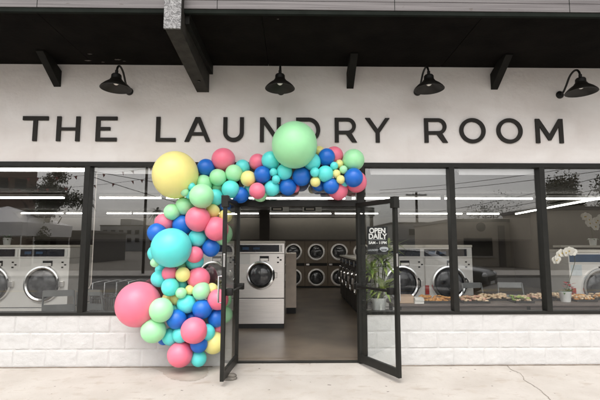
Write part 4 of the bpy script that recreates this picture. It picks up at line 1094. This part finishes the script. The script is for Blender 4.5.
def building(label, px0, px1, ytop, s, dpt, mm, wins=(), door=None, roof=True, tower=None, rot=0):
    x0, x1 = mirror_pt(px0, 230, s).x, mirror_pt(px1, 230, s).x; z = mirror_pt((px0+px1)/2, ytop, s).z
    r = thing('building', label, 'building', ((x0+x1)/2, -s, -.15)); hw = (x1-x0)/2; z += .15
    m = MB(); m.box(-hw, hw, -dpt, 0, 0, z); m.build('wall', mm, r)
    if roof: m = MB(); m.box(-hw-.1, hw+.1, -dpt-.1, .1, z+.002, z+.25, .02); m.build('roof', X['b_roof'], r)
    for (a, c, y0, y1) in wins:
        A, C_ = mirror_pt(a, y0, s), mirror_pt(c, y1, s)
        m = MB(); m.box(A.x-r.location.x, C_.x-r.location.x, .002, .08, C_.z+.15, A.z+.15); w_ = m.build('window', X['b_dark'], r)
        m = MB(); m.box(A.x-r.location.x-.1, C_.x-r.location.x+.1, .002, .16, C_.z+.02, C_.z+.15); m.build('sill', X['kerb'], w_)
    if tower:
        a, c, y0 = tower; A, C_ = mirror_pt(a, y0, s), mirror_pt(c, y0, s)
        m = MB(); m.box(A.x-r.location.x, C_.x-r.location.x, -dpt*.7, -dpt*.2, z, A.z+.15); m.build('tower', mm, r)
    if rot:      # turned about its right front corner
        r.rotation_euler.z = rot; c = Vector((hw, 0, 0)); c.rotate(r.rotation_euler); r.location = Vector((x1, -s, -.15))-c
    return r
building('brown clad building mirrored at the left edge of the left window', -70, 33, 166, 28, 8, X['b_brown'], wins=((2, 12, 180, 190), (18, 27, 180, 190)), rot=-math.radians(33))
building('grey city block with a roof tower mirrored between the left window post and balloons', 100, 146, 226, 100, 20, X['b_grey'], wins=tuple((103+8*k, 107+8*k, y, y+4) for k in range(5) for y in (230, 238)), tower=(114, 125, 218))
building('low grey building mirrored behind the giant turquoise balloon', 146, 260, 233, 85, 15, X['b_grey'], wins=tuple((150+12*k, 157+12*k, 237, 242) for k in range(6)))
building('grey building mirrored in the window right of the door', 392, 444, 224, 52, 12, X['b_grey'], wins=((409, 415, 229, 235), (426, 433, 230, 236)))
bg = building('beige building with a round emblem mirrored in the wide right window', 452, 548, 222, 27, 10, X['b_beige'], wins=((464, 493, 238, 256),))
A = mirror_pt(481, 227, 27)
m = MB(); m.lathe([(0, .0), (.36, .0), (.36, .08), (.27, .09), (.24, .05), (0, .05)], (A.x-bg.location.x, .01, A.z+.15), 28, 'y'); m.build('round_emblem', X['b_dark'], bg, smooth=40)
m = MB(); A = mirror_pt(498, 225, 27); m.box(A.x-bg.location.x, A.x-bg.location.x+.45, .002, .2, 0, A.z+.1); m.build('pilaster', X['b_roof'], bg)
building('long beige wall mirrored in the far right window', 549, 640, 210, 22, 6, X['b_beige'])
building('dark shed mirrored low in the left window behind the tent', 35, 92, 233, 34, 8, X['b_roof'], wins=((45, 55, 238, 250),))
# white canopy tent
A, E_, Z_ = mirror_pt(-8, 204, 22), mirror_pt(36, 223, 22), mirror_pt(10, 241, 22)
tn = thing('canopy_tent', 'white peaked canopy tent mirrored low in the left window', 'tent', (A.x, -23.5, -.15))
hw = E_.x-A.x; ze, za, zs = E_.z+.15, A.z+.15, Z_.z+.35
m = MB(); pk = (0, 0, za); cs = [(-hw, -hw, ze), (hw, -hw, ze), (hw, hw, ze), (-hw, hw, ze)]
for i in range(4):
    a, c = cs[i], cs[(i+1) % 4]; v = [m.bm.verts.new(x) for x in (a, c, pk)]; m.bm.faces.new(v)
    lo = lambda p: (p[0]*.985, p[1]*.985, p[2]-.85); m.quad(a, c, lo(c), lo(a))
bmesh.ops.remove_doubles(m.bm, verts=m.bm.verts, dist=.001)
rr_ = bmesh.ops.solidify(m.bm, geom=m.bm.faces[:], thickness=.02)
m.build('canopy', X['canvas'], tn)
for a in cs: m = MB(); m.tube([(a[0]*.96, a[1]*.96, 0), (a[0]*.96, a[1]*.96, ze-.03)], .04, 8); m.build('leg', X['chrome'], tn, smooth=50)
# poles and wires
def pole(px, ytop, s, label, arm, rad):
    p = mirror_pt(px, 230, s); zt = mirror_pt(px, ytop, s).z
    r = thing('utility_pole', label, 'utility pole', (p.x, -s, -.15), group='utility poles across the street')
    m = MB(); m.tube([(0, 0, 0), (0, 0, zt+.15)], [rad*1.15, rad], 10); m.build('pole', X['pole'], r, smooth=50)
    m = MB(); m.box(-arm, arm, -.06, .06, zt-.25, zt-.12); c = m.build('crossarm', X['pole'], r)
    for k in range(4):
        x = -arm*.9+k*arm*.6; m = MB(); m.lathe([(0, 0), (.045, 0), (.06, .06), (.03, .13), (0, .13)], (x, 0, zt-.12), 8); m.build('insulator', X['pot'], c, smooth=50)
    return Vector((p.x, -s, zt))
P1 = pole(144, 160, 17.5, 'thin dark pole mirrored just left of the giant yellow balloon', .9, .07)
P2 = pole(417.5, 192, 40, 'utility pole with crossarm mirrored in the window right of the door', 1.15, .13)
def wire(A, B_, sag, lb):
    m = MB(); m.tube([A.lerp(B_, i/14)-Vector((0, 0, sag*4*(i/14)*(1-i/14))) for i in range(15)], .022, 5)
    o = m.build('overhead_wire', X['black']); tag(o, lb, 'wire', 'overhead wires across the street')
wl = ['overhead wire mirrored highest in the wide right window', 'overhead wire mirrored second highest in the wide window', 'overhead wire mirrored just above the middle strip light', 'overhead wire mirrored slanting below the middle strip light', 'overhead wire mirrored left of the giant yellow balloon', 'lower overhead wire mirrored left of the giant yellow balloon']
for k, (a, c) in enumerate((((380, 190), (620, 160)), ((380, 193), (620, 168)), ((420, 214), (620, 172)), ((440, 216), (620, 184)))):
    A, B_ = mirror_pt(a[0], a[1], 40), mirror_pt(c[0], c[1], 22+k); wire(A, B_, .3, wl[k])
for k, (a, c) in enumerate((((90, 176), (240, 215)), ((60, 165), (300, 200)))):
    wire(mirror_pt(a[0], a[1], 17.5), mirror_pt(c[0], c[1], 40), .3, wl[4+k])
for k, (a, c) in enumerate((((-30, 176), (160, 166)), ((-30, 188), (160, 176)))):
    A, B_ = mirror_pt(a[0], a[1], 14), mirror_pt(c[0], c[1], 14)
    r = thing('pennant_string', ('string of small pennants mirrored high in the left windows', 'lower string of small pennants mirrored in the left windows')[k], 'pennants', A, group='pennant strings across the street')
    pt = [A.lerp(B_, i/20)-Vector((0, 0, .25*4*(i/20)*(1-i/20)))-A for i in range(21)]
    m = MB(); m.tube(pt, .008, 5); m.build('string', X['black'], r)
    for i in range(1, 20):
        if (i*7+k*3) % 5 < 2: continue
        m = MB(); m.prism([(-.07, 0), (.07, 0), (.02, -.18)], 'y', -.004, .004); f = m.build('pennant', X['pennant'], r, loc=pt[i]-Vector((0, 0, .01))); f.rotation_euler = (rnd.uniform(-.6, .2), rnd.uniform(-.3, .3), rnd.uniform(-.5, .5))
# parked car
cz = mirror_pt(493, 275, 8.4)
car = thing('parked_car', 'dark car parked at the kerb, mirrored in the wide right window', 'car', (cz.x-2.25*math.cos(.7), -8.4-2.25*math.sin(.7), -.13), .7)
def loft(m, secs):
    R_ = [[m.bm.verts.new(p) for p in s_] for s_ in secs]
    for a, c in zip(R_, R_[1:]):
        n_ = len(a)
        for i in range(n_): m.bm.faces.new((a[i], a[(i+1) % n_], c[(i+1) % n_], c[i]))
    m.bm.faces.new(R_[0][::-1]); m.bm.faces.new(R_[-1])
def sec(x, w, z0, z1, r_=.12):
    return [(x, -w, z0), (x, w, z0), (x, w+.03, (z0+z1)/2), (x, w-.02, z1-r_*.4), (x, w-r_, z1), (x, -w+r_, z1), (x, -w+.02, z1-r_*.4), (x, -w-.03, (z0+z1)/2)]
m = MB(); loft(m, [sec(-2.25, .72, .42, .92), sec(-2.1, .84, .30, 1.02), sec(-1.2, .88, .26, 1.04), sec(0, .89, .25, 1.02), sec(.95, .88, .26, 1.0), sec(1.7, .84, .28, .92), sec(2.1, .78, .30, .84), sec(2.25, .66, .36, .72)])
bmesh.ops.bevel(m.bm, geom=m.bm.edges[:], offset=.02, segments=1, affect='EDGES')
m.build('body', X['carpaint'], car, smooth=35)
m = MB(); loft(m, [sec(-1.95, .66, 1.0, 1.05, .05), sec(-1.55, .66, 1.0, 1.44), sec(-.6, .68, 1.0, 1.5), sec(.15, .67, 1.0, 1.46), sec(.98, .68, .98, 1.04, .05)])
cg = m.build('cabin_glass', X['carglass'], car, smooth=35)
m = MB(); loft(m, [sec(-1.5, .60, 1.445, 1.465, .05), sec(-.6, .62, 1.50, 1.525, .05), sec(.12, .60, 1.46, 1.48, .05)]); m.build('roof', X['carpaint'], car, smooth=35)
for sy in (-1, 1):
    m = MB(); m.bar((.95, sy*.68, 1.01), (.14, sy*.66, 1.46), .05, .06); m.bar((-1.5, sy*.66, 1.44), (-1.95, sy*.68, 1.02), .07, .08); m.bar((-.55, sy*.70, 1.0), (-.55, sy*.685, 1.48), .06, .03); m.build('pillar', X['carpaint'], car)
    m = MB(); m.ball((2.15, sy*.55, .70), .14, (.8, 1.4, .65), 14, 10); m.build('headlight', X['lampglass'], car, smooth=0)
    m = MB(); m.box(.62, .78, min(sy*.90, sy*1.04), max(sy*.90, sy*1.04), 1.0, 1.12, .02); m.build('wing_mirror', X['carpaint'], car)
    for wx_ in (-1.4, 1.4):
        m = MB(); m.lathe([(.0, -.1), (.2, -.1), (.31, -.09), (.33, -.06), (.33, .06), (.31, .09), (.2, .1), (0, .1)], (wx_, sy*.82, .33), 26, 'y'); wh = m.build('wheel', X['tyre'], car, smooth=40)
        m = MB(); m.lathe([(0, .105*sy), (.06, .112*sy), (.19, .104*sy), (.2, .09*sy)], (wx_, sy*.82, .33), 20, 'y'); m.build('rim', X['chrome'], wh, smooth=40)
m = MB(); m.box(2.2, 2.262, -.42, .42, .50, .66, .01); m.build('grille', X['black'], car)
m = MB(); m.box(2.255, 2.272, -.24, .24, .40, .49, .004); m.build('number_plate', X['paper'], car)

# ================================================================== WORLD, SUN, CAMERA
W = bpy.data.worlds.new('World'); scene.world = W; W.use_nodes = True
nt = W.node_tree; bgn = nt.nodes['Background']
SUN_EL, SUN_AZ = math.radians(58), math.radians(192)
sky = nt.nodes.new('ShaderNodeTexSky'); sky.sky_type = 'NISHITA'; sky.sun_disc = False; sky.sun_elevation = SUN_EL; sky.sun_rotation = SUN_AZ
sky.air_density = 1.2; sky.dust_density = 4; sky.ozone_density = 1
bwn = nt.nodes.new('ShaderNodeRGBToBW'); nt.links.new(sky.outputs[0], bwn.inputs[0])
tc = nt.nodes.new('ShaderNodeTexCoord'); nz = nt.nodes.new('ShaderNodeTexNoise'); nz.inputs['Scale'].default_value = 2.4; nz.inputs['Detail'].default_value = 6
mpn = nt.nodes.new('ShaderNodeMapping'); mpn.inputs['Scale'].default_value = (1, 1, 2.2); nt.links.new(tc.outputs['Generated'], mpn.inputs[0]); nt.links.new(mpn.outputs[0], nz.inputs['Vector'])
rp = nt.nodes.new('ShaderNodeMapRange'); rp.inputs['From Min'].default_value = .3; rp.inputs['From Max'].default_value = .7; rp.inputs['To Min'].default_value = .85; rp.inputs['To Max'].default_value = 1.15; nt.links.new(nz.outputs['Fac'], rp.inputs['Value'])
mul = nt.nodes.new('ShaderNodeMath'); mul.operation = 'MULTIPLY'; nt.links.new(bwn.outputs[0], mul.inputs[0]); nt.links.new(rp.outputs[0], mul.inputs[1])
comb = nt.nodes.new('ShaderNodeMixRGB'); comb.blend_type = 'MULTIPLY'; comb.inputs['Fac'].default_value = 1; comb.inputs['Color2'].default_value = (1.02, .985, .965, 1); nt.links.new(mul.outputs[0], comb.inputs['Color1'])
mx = nt.nodes.new('ShaderNodeMixRGB'); mx.inputs['Fac'].default_value = .86; nt.links.new(sky.outputs[0], mx.inputs['Color1']); nt.links.new(comb.outputs[0], mx.inputs['Color2'])
nt.links.new(mx.outputs[0], bgn.inputs['Color']); bgn.inputs['Strength'].default_value = .15
sl = bpy.data.lights.new('sun', 'SUN'); sl.energy = .5; sl.angle = math.radians(60); sl.color = (1, .955, .89)
so = bpy.data.objects.new('sun', sl); COL.objects.link(so)
az = SUN_AZ; dirv = Vector((math.sin(az)*math.cos(SUN_EL), math.cos(az)*math.cos(SUN_EL), math.sin(SUN_EL)))
so.rotation_euler = dirv.to_track_quat('Z', 'Y').to_euler(); so.location = (0, -12, 14)

cam = bpy.data.cameras.new('camera'); co = bpy.data.objects.new('camera', cam); COL.objects.link(co)
cam.sensor_width = 36; cam.lens = FOC/600*36; cam.clip_end = 2000; cam.clip_start = .05
co.location = CAM; co.rotation_euler = (PI/2+PITCH, 0, -YAW); scene.camera = co
vs = scene.view_settings; vs.view_transform = 'Standard'; vs.look = 'None'; vs.gamma = 1; vs.use_curve_mapping = False; vs.exposure = 1.13
scene.display_settings.display_device = 'sRGB'
cy = scene.cycles
cy.max_bounces = 12; cy.transparent_max_bounces = 16; cy.use_denoising = True
